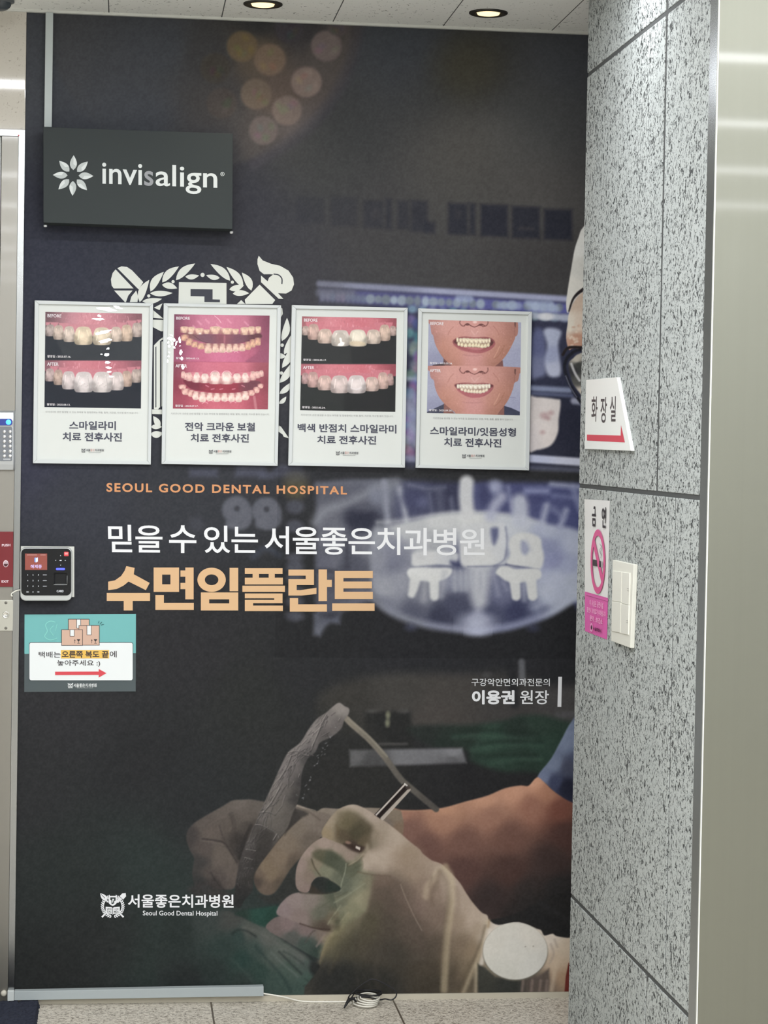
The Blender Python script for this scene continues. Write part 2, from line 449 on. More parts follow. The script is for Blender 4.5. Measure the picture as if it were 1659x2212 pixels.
def struct(name, mb, m, bevel=0.0, parent=None):
    o = mb.build(name, m, parent, bevel)
    if parent is None: o['kind'] = 'structure'
    return o
b = MB(); b.box((-3.2, YB, FZ - 0.1), (3.4, 0.15, FZ)); struct('floor', b, M_FLOOR)
b = MB(); b.box((-3.2, YB, CZ), (3.4, 0.15, CZ + 0.12)); struct('ceiling', b, M_CEIL)
b = MB(); b.box((0.0, 0.003, FZ), (XE, 0.15, CZ)); struct('wall_back', b, M_PLASTER)
b = MB(); b.box((-3.2, YB, FZ), (3.4, YB + 0.1, CZ)); struct('wall_front', b, M_PLASTER)
b = MB(); b.box((-3.3, YB, FZ), (-3.2, 0.15, CZ)); struct('wall_left', b, M_PLASTER)
# low stone skirting under the printed film, and the thin moulding under the ceiling
b = MB(); b.box((0.0, -0.006, FZ), (XE, 0.003, 0.0005)); struct('baseboard_back', b, mat('beige_stone_skirting', (190, 184, 168), 0.5))
b = MB(); b.box((-1.2, -0.012, CZ - 0.006), (XE, 0.003, CZ)); struct('trim_1', b, mat('white_ceiling_moulding', (214, 216, 212), 0.6))

# granite side wall: slabs with recessed joints in front of dark mortar
Y0, Y1 = -0.500, -1.648
ZT, ZM, ZB = 2.4000, 1.3900, 0.3700
b = MB()
b.box((PX0 + 0.0016, Y1, FZ), (XE, Y0 - 0.0005, CZ + 0.11), 1)
gz, gy = 0.0050, 0.0085
def slab(ya, yb_, za, zb_): b.box((PX0, yb_, za), (PX0 + 0.03, ya, zb_), 0)
YJ = -1.296; YJ2 = -1.455
slab(Y0, YJ + gy, ZT + gz, CZ + 0.11); slab(YJ - gy, Y1, ZT + gz, CZ + 0.11)
slab(Y0, YJ + gy, ZM + gz, ZT - gz); slab(YJ - gy, Y1, ZM + gz, ZT - gz)
slab(Y0, YJ2 + 0.004, ZB + gz, ZM - gz); slab(YJ2 - 0.004, Y1, ZB + gz, ZM - gz)
slab(Y0, YJ + 0.004, FZ, ZB - gz); slab(YJ - 0.004, Y1, FZ, ZB - gz)
wr = struct('wall_right', b, [M_GRAN, M_GROUT], 0.0018)
# steel clad end of that wall: polished return and brushed face
b = MB(); b.hexa([(PX0 - 0.0005, Y1 - 0.0006, FZ), (PX0 + 0.0135, Y1 - 0.0146, FZ), (PX0 + 0.05, Y1 - 0.0146, FZ), (PX0 + 0.05, Y1 - 0.0006, FZ)], [(PX0 - 0.0005, Y1 - 0.0006, CZ), (PX0 + 0.0135, Y1 - 0.0146, CZ), (PX0 + 0.05, Y1 - 0.0146, CZ), (PX0 + 0.05, Y1 - 0.0006, CZ)]); struct('trim_2', b, M_RETURN, 0.0)
b = MB(); b.box((PX0 + 0.0122, -1.668, FZ), (3.4, -1.6632, CZ)); struct('trim_3', b, M_BRUSH, 0.0008)
b = MB(); b.box((PX0 + 0.0104, -1.6686, FZ), (PX0 + 0.0128, -1.6628, CZ)); struct('trim_4', b, mat('edge_highlight_strip', (206, 208, 202), 0.3), 0.0006)  # pale strip imitating the bright highlight along the steel corner
b = MB(); b.box((3.3, YB, FZ), (3.4, -1.669, CZ)); struct('wall_side', b, M_PLASTER)

# left: granite lintel above the doorway, steel door casing, steel stile and a pale door leaf
ZL = 2.287
b = MB(); b.box((-3.2, -0.004, ZL), (-0.0005, 0.15, CZ)); struct('wall_lintel', b, M_LINTEL, 0.002)
d = bpy.data.objects.new('door_1', None); COL.objects.link(d); d['kind'] = 'structure'
b = MB()
CW = 0.0165
b.hexa([(-0.0004, -0.0105, FZ), (-CW, -0.0115, FZ), (-CW, -0.0115, ZL - CW), (-0.0004, -0.0105, ZL)], [(-0.0004, 0.03, FZ), (-CW, 0.03, FZ), (-CW, 0.03, ZL - CW), (-0.0004, 0.03, ZL)])
b.hexa([(-0.0004, -0.0105, ZL), (-CW, -0.0115, ZL - CW), (-1.1, -0.0115, ZL - CW), (-1.1, -0.0105, ZL)], [(-0.0004, 0.03, ZL), (-CW, 0.03, ZL - CW), (-1.1, 0.03, ZL - CW), (-1.1, 0.03, ZL)])
b.build('casing', M_CASING, d)
b = MB(); b.box((-0.0605, -0.008, FZ + 0.004), (-CW - 0.0004, 0.03, ZL - CW - 0.0005)); b.build('stile', M_JAMB, d, 0.0008)
b = MB(); b.box((-1.0, 0.004, FZ + 0.004), (-0.0625, 0.03, ZL - CW - 0.0005)); b.build('door_leaf', mat('pale_door_leaf', (212, 214, 212), 0.3), d)
b = MB(); b.prism([(-CW - 0.0025, -0.0124, ZL - CW + 0.003), (-CW + 0.002, -0.0122, ZL - CW + 0.003), (-CW - 0.0005, -0.0124, ZL - CW - 0.0008)], (0, -0.0004, 0)); b.build('red_mark', mat('red_ink', (205, 70, 80), 0.5), d)

v_ = W(8, 2147, -0.02); b = MB(); b.lathe((v_.x, -0.0082, v_.z), (0, -1, 0), [(0.0075, 0), (0.0085, .006), (0.0075, .011), (0.004, .0135), (0, .014)], 20); b.build('door_stop', mat('pale_door_stop', (188, 184, 172), 0.4), d)

# ------------------------------------------------------------------ the printed wall film
STEP = 0.002
gx = np.arange(0.0, 1.56 + 1e-9, STEP); gz_ = np.append(np.arange(0.001, CZ - 0.0065, STEP), CZ - 0.0065)
GX, GZ = np.meshgrid(gx, gz_)
P3 = np.stack([GX, np.full_like(GX, 0.0), GZ], -1); dd_ = P3 - CAM; zc = dd_ @ FW
cv = Canvas(IW / 2 + F_PX * (dd_ @ RT) / zc, IH / 2 - F_PX * (dd_ @ UP) / zc)
BASE = [(60, 120, 70, 73, 80), (300, 150, 70, 73, 80), (900, 90, 70, 74, 82), (1220, 120, 76, 79, 86), (1010, 140, 66, 66, 64), (700, 330, 64, 66, 68), (1150, 260, 78, 80, 82),  # upper points painted lighter to make up for weak light and haze there
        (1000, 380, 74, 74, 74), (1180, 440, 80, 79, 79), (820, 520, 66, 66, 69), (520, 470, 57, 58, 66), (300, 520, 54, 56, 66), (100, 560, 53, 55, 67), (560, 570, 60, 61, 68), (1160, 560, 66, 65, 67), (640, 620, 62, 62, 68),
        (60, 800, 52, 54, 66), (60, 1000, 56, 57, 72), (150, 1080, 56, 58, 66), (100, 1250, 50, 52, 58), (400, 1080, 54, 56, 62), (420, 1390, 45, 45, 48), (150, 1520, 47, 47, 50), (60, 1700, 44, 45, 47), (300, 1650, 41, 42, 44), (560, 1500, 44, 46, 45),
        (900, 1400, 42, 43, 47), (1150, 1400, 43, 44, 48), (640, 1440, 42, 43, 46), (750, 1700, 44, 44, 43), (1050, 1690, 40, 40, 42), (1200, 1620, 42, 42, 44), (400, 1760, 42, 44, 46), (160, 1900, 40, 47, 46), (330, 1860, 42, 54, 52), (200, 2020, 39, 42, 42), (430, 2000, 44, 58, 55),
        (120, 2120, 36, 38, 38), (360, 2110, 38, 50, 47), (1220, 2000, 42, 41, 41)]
for i in range(0, len(gz_), 200): pass
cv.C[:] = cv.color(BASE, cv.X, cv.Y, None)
# surgical lamp out of focus
disc = cv.fill([(440 + 342 * math.cos(a), 18 + 342 * math.sin(a)) for a in np.linspace(0, 2 * math.pi, 40)[:-1]], [(600, 200, 96, 84, 78), (560, 120, 94, 84, 74), (700, 120, 86, 80, 78), (640, 280, 92, 86, 86), (560, 300, 78, 74, 74), (480, 220, 72, 70, 71), (450, 120, 67, 67, 70), (350, 100, 70, 73, 80), (470, 330, 66, 67, 73), (300, 250, 70, 73, 80), (650, 60, 64, 62, 66), (560, 40, 58, 58, 60)], 9, 0.95)  # left part lightened along with the upper base, against the weak light
cv.line([(778, 40), (760, 130), (715, 220), (650, 290), (550, 352)], 26, (72, 70, 78), 10, 0.6)
for x, y, r, c in ((523, 100, 33, (112, 97, 76)), (583, 129, 34, (122, 104, 90)), (553, 203, 33, (112, 99, 88)), (479, 223, 33, (80, 74, 72)), (569, 282, 31, (106, 97, 96)), (620, 239, 32, (120, 107, 102)), (465, 147, 33, (72, 68, 63)),
                   (705, 99, 33, (117, 105, 104)), (662, 177, 33, (132, 116, 110)), (731, 54, 24, (88, 80, 82)), (624, 62, 30, (70, 66, 74))):
    cv.ell(x, y, r, r, c, 5, 0.85)
    rg = random.Random(int(x))
    for k in range(5): cv.ell(x + rg.uniform(-r, r) * .6, y + rg.uniform(-r, r) * .6, r * .25, r * .18, tuple(v + rg.choice((-9, 8)) for v in c), 5, 0.6, rg.uniform(0, 3), clip=None)
cv.ell(1012, 145, 66, 62, (78, 75, 60), 44, 0.6)  # warm pool of light under the right downlight, painted into the print
# dark blurred lettering behind
for x0, y0, x1, y1, a in ((640, 424, 700, 482, .25), (715, 424, 772, 488, .35), (785, 432, 828, 492, .5), (833, 428, 846, 494, .6), (858, 432, 884, 494, .55), (888, 432, 924, 500, .65), (918, 478, 940, 503, .7),
                          (968, 438, 1010, 506, .85), (1014, 438, 1027, 506, .85), (1038, 441, 1097, 510, .95), (1106, 445, 1166, 514, .92), (1175, 451, 1236, 517, .98)):
    cv.fill([(x0, y0), (x1, y0 + 2), (x1, y1 + 2), (x0, y1)], (44, 46, 57), 7, a, 0)
cv.line([(1122, 493), (1150, 494)], 7, (66, 65, 70), 5, .7); cv.ell(812, 462, 9, 11, (64, 63, 68), 6, .6); cv.ell(990, 462, 8, 12, (58, 58, 64), 5, .5)
# ---- screen with x-ray pictures (upper)
mon = cv.fill([(686, 606), (1290, 646), (1290, 1010), (690, 1010)], [(700, 640, 66, 67, 76), (900, 700, 60, 62, 86), (1200, 700, 58, 60, 82), (1200, 780, 52, 55, 76), (890, 850, 56, 58, 78), (1190, 920, 44, 46, 62), (1190, 1000, 48, 50, 66), (700, 1000, 62, 63, 74)], 8, 1, 0)
cv.line([(690, 613), (1290, 650)], 13, [(690, 613, 112, 114, 132), (800, 620, 130, 134, 158), (1000, 632, 156, 161, 190), (1290, 648, 166, 171, 204)], 5, .95, 0)
cv.fill([(690, 622), (1290, 660), (1290, 682), (690, 652)], [(690, 640, 76, 77, 98), (820, 645, 82, 83, 130), (1000, 655, 94, 96, 160), (1290, 670, 96, 100, 172)], 6, .9, 0)
cv.line([(690, 632), (760, 634)], 16, (104, 106, 122), 7, .7)
rg = random.Random(4)
for k in range(9): cv.ell(697 + k * 11, 641 + k * .6, 6, 9, (112 + rg.randint(-8, 12), 114, 134), 4, .75)
for k in range(25):
    x = 800 + k * 17; f = rg.uniform(.6, 1)
    if rg.random() < .12: continue
    cv.ell(x, 646 + (x - 800) * .045, rg.uniform(7, 11), rg.uniform(8, 11), (150 * f + 18, 166 * f + 18, 186 * f + 14), 4, .85)
for x, y, w_ in ((1003, 645, 12), (1100, 660, 20), (1165, 655, 24), (1185, 665, 14)): cv.line([(x - w_, y), (x + w_, y + 1)], 15, (156, 170, 200), 5, .7)
cv.line([(1150, 664), (1200, 668)], 20, (168, 182, 212), 6, .5)
for k in range(16): cv.ell(890 + k * 22, 668 + k * 1.3, 10, 8, (140 + rg.randint(-15, 40), 148 + rg.randint(-10, 40), 190), 5, .7)
cv.line([(1150, 682), (1290, 690)], 14, (178, 184, 204), 5, .9); cv.ell(1180, 684, 16, 8, (214, 216, 222), 4, .9)
for k in range(30): cv.ell(884 + rg.uniform(-12, 22), 690 + k * 10, rg.uniform(6, 13), rg.uniform(8, 16), (120 + rg.randint(-45, 40), 126 + rg.randint(-40, 40), 158 + rg.randint(-25, 25)), 6, .6)
cv.fill([(1150, 720), (1175, 718), (1180, 800), (1165, 815), (1146, 810)], [(1160, 740, 96, 102, 142), (1165, 800, 120, 126, 160)], 8, .9)
cv.fill([(1174, 716), (1188, 708), (1212, 716), (1206, 745), (1212, 800), (1204, 814), (1184, 810), (1176, 780), (1182, 745)], [(1190, 730, 176, 184, 210), (1196, 800, 186, 192, 216), (1190, 765, 158, 166, 198)], 6, .95)
cv.line([(1140, 838), (1230, 843)], 12, (138, 148, 178), 5, .9); cv.line([(1140, 849), (1235, 855)], 8, (104, 112, 146), 4, .7)
cv.line([(1240, 866), (1256, 868)], 14, (178, 182, 205), 5, .8)
cv.fill([(1142, 864), (1160, 858), (1200, 862), (1211, 868), (1207, 905), (1205, 935), (1190, 962), (1160, 972), (1140, 968)], [(1150, 880, 214, 206, 204), (1190, 880, 222, 214, 212), (1185, 940, 226, 217, 214), (1150, 950, 214, 206, 206)], 4, .97)
for x, y, r in ((1176, 898, 9), (1190, 892, 6), (1172, 934, 5), (1184, 904, 5)): cv.ell(x, y, r, r * .8, (172, 134, 138), 5, .6)
cv.line([(1140, 990), (1256, 998)], 17, [(1140, 990, 190, 196, 222), (1250, 998, 206, 210, 230)], 4, .95)
cv.line([(1140, 1010), (1256, 1016)], 10, (104, 108, 134), 6, .6)
cv.line([(878, 990), (905, 992)], 14, (128, 132, 158), 6, .8); cv.line([(880, 818), (900, 818)], 10, (150, 154, 176), 6, .7)
for x, y in ((890, 905), (888, 870), (892, 940)): cv.ell(x, y, 14, 26, (142, 146, 172), 8, .7)
# blurred captions left of the lower x-ray
for x0, y0, x1, y1 in ((508, 1003, 575, 1030), (590, 1005, 655, 1030), (410, 1012, 470, 1030), (560, 1020, 590, 1034)): cv.fill([(x0, y0), (x1, y0), (x1, y1), (x0, y1)], (80, 82, 98), 8, .7, 0)
cv.ell(639, 1052, 26, 26, (98, 92, 66), 14, .7); cv.ell(640, 1030, 24, 14, (84, 84, 84), 10, .6)
Z9 = (200, 1020, 2.676)
for dx in (0, 172):
    cv.ell(832 + dx, 218 + dx * .04, 84, 80, (92, 94, 104), 6, .95, T=Z9)
    cv.line([(896 + dx, 230), (895 + dx, 285), (850 + dx, 312), (790 + dx, 300)], 46, (92, 94, 104), 6, .95, T=Z9)
    cv.ell(834 + dx, 211 + dx * .02, 16, 16, (58, 59, 66), 4, .9, T=Z9)
cv.ell(600, 300, 44, 46, (66, 68, 76), 8, .7, T=Z9)
for y, rx, ry in ((200, 50, 40), (312, 48, 36), (492, 46, 26), (545, 50, 36), (610, 48, 34), (690, 46, 30), (748, 48, 30), (832, 52, 30)): cv.ell(1170, y, rx, ry, (82, 84, 95), 7, .85, T=Z9)
cv.line([(930, 490), (1000, 440), (1080, 480)], 30, (66, 72, 86), 9, .6, T=Z9)
# ---- lower panoramic x-ray
ZX = (660, 1020, 2.765)
cv.fill([(62, 60), (250, 44), (520, 46), (900, 60), (1300, 60), (1680, 66), (1680, 900), (1600, 780), (1300, 560), (430, 560), (420, 760), (200, 840), (60, 860)],
        [(120, 120, 92, 94, 106), (300, 120, 98, 100, 114), (450, 120, 118, 122, 138), (640, 170, 76, 79, 108), (850, 140, 62, 64, 88), (1060, 130, 86, 90, 130), (1300, 160, 82, 86, 130), (1500, 200, 88, 93, 140), (1650, 250, 82, 88, 138), (330, 270, 54, 56, 72), (150, 250, 104, 106, 118), (150, 420, 106, 108, 120), (130, 560, 92, 94, 108), (300, 560, 84, 86, 100), (380, 460, 118, 120, 132), (120, 720, 84, 86, 100), (330, 740, 100, 102, 116), (220, 620, 66, 68, 80)], 10, 1, 0, T=ZX)
cv.line([(60, 300), (120, 230), (260, 180), (420, 100), (540, 60)], 50, (140, 143, 154), 14, .75, T=ZX)
cv.line([(60, 80), (300, 60), (520, 62)], 22, (112, 115, 128), 9, .6, T=ZX)
cv.ell(330, 280, 95, 62, (52, 54, 70), 14, .85, T=ZX); cv.ell(350, 210, 60, 26, (96, 98, 112), 10, .7, T=ZX)
cv.line([(470, 60), (480, 180), (492, 300)], 34, (146, 150, 166), 8, .9, T=ZX); cv.line([(560, 100), (585, 200), (604, 300)], 32, (164, 168, 182), 8, .9, T=ZX)
cv.ell(420, 140, 40, 46, (128, 132, 150), 12, .7, T=ZX); cv.ell(640, 160, 66, 50, (72, 75, 106), 12, .8, T=ZX); cv.ell(700, 180, 34, 26, (108, 112, 146), 10, .6, T=ZX)
cv.line([(620, 75), (740, 100), (830, 90)], 16, (128, 132, 154), 8, .6, T=ZX); cv.line([(800, 110), (810, 240)], 40, (100, 103, 126), 12, .7, T=ZX); cv.line([(740, 130), (755, 250)], 20, (112, 116, 140), 8, .6, T=ZX); cv.line([(870, 160), (880, 250)], 24, (120, 124, 148), 9, .6, T=ZX)
cv.line([(200, 330), (180, 480), (160, 560)], 70, (112, 114, 126), 16, .7, T=ZX); cv.line([(245, 420), (250, 560)], 30, (62, 64, 76), 9, .7, T=ZX); cv.ell(120, 540, 50, 60, (98, 100, 114), 12, .7, T=ZX); cv.ell(140, 470, 60, 24, (84, 86, 98), 10, .6, T=ZX); cv.ell(110, 590, 60, 14, (56, 58, 68), 8, .8, T=ZX)
cv.fill([(400, 350), (470, 322), (600, 296), (800, 250), (1000, 238), (1250, 258), (1450, 308), (1680, 390), (1680, 740), (1600, 770), (1450, 860), (1250, 925), (1040, 956), (800, 925), (600, 868), (430, 785), (388, 600)],
        [(450, 400, 154, 158, 168), (450, 520, 142, 145, 158), (600, 320, 192, 195, 200), (800, 290, 208, 211, 214), (1000, 280, 218, 221, 222), (1250, 300, 208, 213, 222), (1450, 350, 190, 197, 220), (1600, 430, 196, 204, 228), (1570, 560, 178, 186, 218), (1600, 660, 204, 212, 230), (1490, 520, 150, 156, 196), (1500, 640, 196, 203, 226), (1450, 740, 200, 207, 226),
         (520, 540, 118, 121, 140), (500, 460, 132, 135, 152), (560, 660, 150, 153, 166), (480, 690, 156, 159, 170), (700, 740, 128, 131, 146), (650, 830, 88, 91, 110), (800, 860, 62, 65, 86), (900, 790, 76, 79, 102), (900, 640, 146, 150, 170), (900, 540, 92, 96, 126), (1180, 730, 110, 114, 144), (1260, 830, 64, 68, 100), (1400, 820, 84, 89, 122), (1120, 860, 78, 82, 110), (760, 420, 172, 175, 182), (1050, 420, 190, 194, 204), (1440, 440, 150, 157, 192), (460, 800, 118, 121, 138)], 9, 1, 4, T=ZX)
cv.line([(392, 740), (470, 808), (560, 858), (680, 900), (850, 930), (1030, 942), (1220, 922), (1420, 858), (1560, 780), (1680, 690)], 44, [(400, 740, 122, 125, 138), (560, 858, 140, 144, 160), (850, 930, 146, 150, 174), (1250, 915, 150, 156, 188), (1600, 750, 198, 206, 228)], 9, .85, T=ZX)
cv.line([(1380, 800), (1500, 740), (1620, 640)], 60, (188, 196, 220), 16, .7, T=ZX)
cv.ell(1025, 900, 92, 52, (192, 197, 220), 18, .9, T=ZX); cv.fill([(1030, 800), (1085, 880), (980, 880)], (178, 183, 206), 12, .8, 0, T=ZX); cv.ell(1030, 955, 60, 22, (196, 202, 228), 10, .8, T=ZX)
cv.line([(430, 300), (560, 290), (800, 252), (1000, 240), (1250, 262), (1420, 310)], 22, (212, 215, 219), 8, .5, T=ZX)
cv.line([(962, 62), (958, 150), (968, 245)], 84, (214, 216, 220), 8, .97, T=ZX)
cv.line([(1170, 150), (1130, 200), (1105, 260)], 62, (184, 188, 212), 11, .85, T=ZX); cv.ell(1132, 88, 42, 40, (176, 182, 212), 11, .85, T=ZX); cv.ell(1070, 130, 30, 60, (64, 67, 104), 10, .7, T=ZX); cv.line([(1210, 90), (1240, 250)], 22, (150, 155, 190), 8, .7, T=ZX)
cv.line([(1280, 180), (1285, 290)], 96, (200, 205, 222), 11, .92, T=ZX); cv.line([(1440, 200), (1405, 330)], 36, (184, 190, 216), 9, .85, T=ZX); cv.line([(1555, 230), (1520, 330)], 34, (176, 183, 214), 8, .85, T=ZX); cv.line([(1480, 220), (1540, 270)], 26, (150, 156, 194), 10, .6, T=ZX)
cv.line([(1320, 112), (1440, 112)], 34, (156, 163, 206), 10, .85, T=ZX); cv.line([(1470, 72), (1680, 92)], 26, (176, 183, 212), 8, .85, T=ZX); cv.line([(1480, 140), (1680, 160)], 22, (130, 137, 182), 8, .7, T=ZX); cv.line([(1600, 100), (1640, 220)], 34, (158, 166, 206), 9, .7, T=ZX); cv.ell(1380, 160, 50, 22, (74, 77, 122), 8, .7, T=ZX)
# crowns, bridges, implants
W1 = (222, 224, 224)
cv.fill([(650, 480), (760, 470), (900, 480), (905, 540), (880, 562), (780, 556), (690, 578), (640, 556), (634, 520)], [(700, 530, 214, 216, 218), (850, 530, 208, 211, 216)], 5, .95, T=ZX)
cv.line([(700, 390), (690, 480)], 70, (196, 198, 204), 14, .7, T=ZX); cv.line([(850, 380), (860, 490)], 60, (190, 193, 202), 14, .7, T=ZX)
cv.fill([(866, 530), (930, 540), (975, 566), (930, 582), (880, 570)], (70, 74, 108), 7, .9, T=ZX)
cv.line([(640, 572), (760, 560), (880, 566), (1000, 578)], 10, (110, 114, 138), 5, .8, T=ZX)
cv.fill([(608, 592), (640, 570), (760, 572), (860, 572), (874, 600), (830, 640), (760, 655), (700, 650), (640, 640), (612, 620)], W1, 4, .97, T=ZX)
cv.line([(655, 640), (645, 690), (634, 728)], (64, 44), (214, 216, 216), 5, .95, 0, T=ZX); cv.line([(768, 650), (770, 740)], (62, 54), (218, 220, 220), 5, .95, 0, T=ZX); cv.line([(712, 660), (708, 760)], 30, (176, 178, 186), 9, .6, T=ZX)
for k, x in enumerate((890, 925, 955)): cv.line([(x, 590), (x + 4, 700)], 20, (176, 180, 192), 8, .8, T=ZX)
cv.line([(830, 600), (812, 740)], 34, (178, 181, 192), 9, .6, T=ZX)
cv.line([(1040, 570), (1036, 680), (1040, 770)], (150, 90), (198, 201, 210), 14, .9, T=ZX)
for x in (1000, 1045, 1085): cv.line([(x, 600), (x + 2, 690)], 8, (166, 169, 186), 6, .6, T=ZX)
cv.line([(1120, 590), (1150, 730)], 26, (160, 164, 188), 9, .7, T=ZX); cv.line([(1180, 650), (1200, 700)], 26, (150, 154, 180), 9, .7, T=ZX)
cv.fill([(935, 330), (1000, 300), (1100, 310), (1180, 320), (1205, 400), (1192, 470), (1196, 535), (1160, 556), (1040, 558), (960, 568), (925, 540), (920, 440)], [(1000, 400, 210, 213, 218), (1060, 520, 222, 224, 225), (1170, 450, 216, 219, 224), (960, 520, 218, 220, 222)], 6, .93, T=ZX)
cv.fill([(1108, 338), (1150, 334), (1152, 380), (1128, 432), (1112, 400)], (92, 97, 136), 7, .9, T=ZX)
cv.line([(1176, 320), (1186, 440)], 36, (216, 219, 226), 7, .9, T=ZX)
cv.line([(1196, 330), (1204, 420), (1188, 520), (1130, 560)], 7, (112, 117, 150), 5, .7, T=ZX); cv.line([(970, 564), (1100, 562), (1180, 556)], 6, (120, 124, 150), 4, .8, T=ZX)
cv.fill([(1215, 420), (1250, 372), (1330, 362), (1400, 392), (1412, 450), (1424, 500), (1416, 556), (1390, 580), (1320, 566), (1230, 560), (1200, 535), (1222, 490)], W1, 5, .97, T=ZX)
cv.fill([(1288, 412), (1322, 418), (1338, 462), (1312, 494), (1288, 470)], (158, 164, 194), 6, .85, T=ZX); cv.line([(1318, 400), (1352, 470)], 14, (206, 209, 218), 6, .7, T=ZX)
cv.line([(1196, 552), (1280, 566), (1390, 584)], 8, (96, 100, 130), 4, .85, T=ZX)
cv.fill([(1136, 600), (1160, 566), (1205, 562), (1260, 578), (1380, 574), (1408, 600), (1400, 634), (1340, 652), (1260, 662), (1200, 650), (1160, 622)], W1, 4, .98, T=ZX)
cv.line([(1250, 650), (1258, 740)], (64, 54), W1, 4, .97, 0, T=ZX); cv.line([(1345, 640), (1356, 738)], (66, 58), W1, 4, .97, 0, T=ZX); cv.line([(1302, 668), (1306, 760)], 26, (170, 175, 196), 8, .7, T=ZX)
cv.fill([(50, 850), (210, 846), (205, 905), (150, 900), (120, 925), (86, 982), (48, 970)], [(90, 940, 104, 107, 120), (160, 880, 96, 99, 114), (80, 860, 92, 95, 108)], 8, .9, 0, T=ZX)
cv.ell(150, 858, 46, 16, (52, 54, 64), 8, .8, T=ZX); cv.ell(630, 925, 30, 20, (80, 84, 110), 9, .7, T=ZX); cv.ell(1360, 930, 30, 20, (76, 80, 112), 9, .6, T=ZX)
# ---- plaster cast and instrument at the right edge
cv.fill([(1290, 470), (1259, 492), (1250, 512), (1241, 540), (1234, 580), (1227, 622), (1223, 655), (1226, 676), (1236, 660), (1250, 640), (1290, 610)], [(1250, 530, 226, 228, 224), (1240, 620, 222, 220, 212), (1256, 580, 212, 212, 206)], 1.5)
cv.fill([(1290, 620), (1256, 634), (1240, 652), (1229, 676), (1226, 700), (1223, 730), (1229, 755), (1240, 752), (1290, 746)], [(1232, 700, 224, 216, 202), (1250, 650, 206, 184, 166), (1250, 700, 222, 204, 188), (1248, 735, 196, 150, 128)], 1.5)
cv.line([(1229, 672), (1237, 648), (1248, 634), (1262, 624)], (3, 8), (46, 40, 42), 1.5)
for k in range(22): cv.ell(1228 + rg.uniform(0, 26), 700 + rg.uniform(0, 52), rg.uniform(2, 4), rg.uniform(2, 3), rg.choice([(238, 226, 208), (204, 160, 136), (230, 206, 186)]), 2, .7)
cv.fill([(1290, 760), (1252, 764), (1238, 774), (1228, 786), (1232, 812), (1244, 838), (1290, 880)], [(1250, 790, 70, 72, 70), (1246, 775, 196, 190, 178), (1252, 820, 92, 92, 88), (1240, 800, 60, 60, 64), (1256, 850, 214, 204, 190)], 2)
cv.line([(1234, 786), (1242, 806), (1252, 822)], 5, (226, 226, 228), 2, .8)
cv.line([(1270, 754), (1246, 757), (1228, 770), (1220, 788), (1222, 806), (1230, 828), (1242, 850), (1262, 880)], 7, (38, 39, 48), 2); cv.line([(1216, 766), (1226, 752), (1246, 750), (1270, 752)], 6, (44, 38, 40), 1.6); cv.line([(1222, 812), (1232, 836), (1246, 858)], 2, (140, 144, 168), 1.5, .7)
w_ = cv.win(600, 1022, 1300, 1420); cv.C[w_] *= 0.91
# ---- lower scene: tray, green drapes, tool, gloved hands as printed
ZL7 = (680, 1380, 2.86)
cv.fill([(690, 1500), (760, 1468), (860, 1454), (1000, 1456), (1112, 1452), (1180, 1480), (1290, 1488), (1290, 1560), (1130, 1590), (980, 1600), (900, 1580), (760, 1590), (690, 1560)], [(740, 1510, 58, 56, 53), (870, 1480, 66, 64, 61), (1000, 1490, 70, 67, 64), (950, 1550, 72, 68, 65), (1100, 1520, 66, 64, 63), (1220, 1500, 74, 72, 72), (1080, 1460, 60, 59, 58), (720, 1560, 50, 50, 48)], 18, .92)
cv.line([(1106, 1440), (1112, 1520)], 20, (40, 41, 45), 8, .8); cv.line([(1127, 1430), (1128, 1464)], 14, (104, 106, 112), 5, .8); cv.ell(1052, 1458, 9, 6, (78, 78, 80), 5, .7)
cv.fill([(1200, 1540), (1290, 1530), (1290, 1550), (1200, 1552)], (92, 92, 96), 8, .6, 0)
cv.fill([(790, 1538), (888, 1536), (892, 1612), (900, 1622), (800, 1618), (788, 1590)], [(840, 1570, 40, 41, 41), (800, 1600, 44, 44, 43)], 8, .92, 0)
for x, y in ((838, 1545), (837, 1562)): cv.ell(x, y, 5, 8, (122, 124, 98), 4, .85)
for x in (805, 872): cv.ell(x, 1536, 12, 4, (82, 81, 80), 5, .6)
cv.fill([(880, 1574), (940, 1566), (1010, 1566), (1090, 1556), (1120, 1546), (1170, 1545), (1215, 1556), (1290, 1580), (1290, 1690), (1150, 1668), (1085, 1666), (1020, 1645), (1004, 1618), (930, 1612)], [(920, 1590, 40, 48, 45), (1010, 1580, 38, 54, 46), (1060, 1600, 44, 76, 60), (1120, 1570, 36, 54, 46), (1160, 1560, 42, 66, 54), (1080, 1640, 40, 68, 54), (1140, 1650, 38, 62, 50), (1180, 1620, 42, 72, 58), (960, 1610, 38, 52, 46)], 9, .95)
for p in ([(980, 1592), (1060, 1590), (1150, 1600)], [(1020, 1620), (1090, 1610), (1170, 1612)], [(1060, 1650), (1110, 1640), (1170, 1640)]): cv.line(p, 10, (54, 90, 72), 7, .5)
for p in ([(1000, 1578), (1080, 1578), (1160, 1585)], [(1040, 1606), (1110, 1600), (1170, 1602)], [(1030, 1636), (1090, 1630), (1160, 1632)]): cv.line(p, 8, (32, 50, 42), 6, .5)
cv.fill([(755, 1620), (998, 1616), (1008, 1648), (900, 1652), (756, 1656)], [(770, 1630, 92, 92, 94), (880, 1625, 112, 112, 117), (980, 1622, 126, 126, 132), (980, 1645, 92, 92, 96), (800, 1648, 72, 72, 74)], 5, .95, 0)
cv.line([(820, 1607), (878, 1607)], 5, (92, 90, 88), 4, .6)
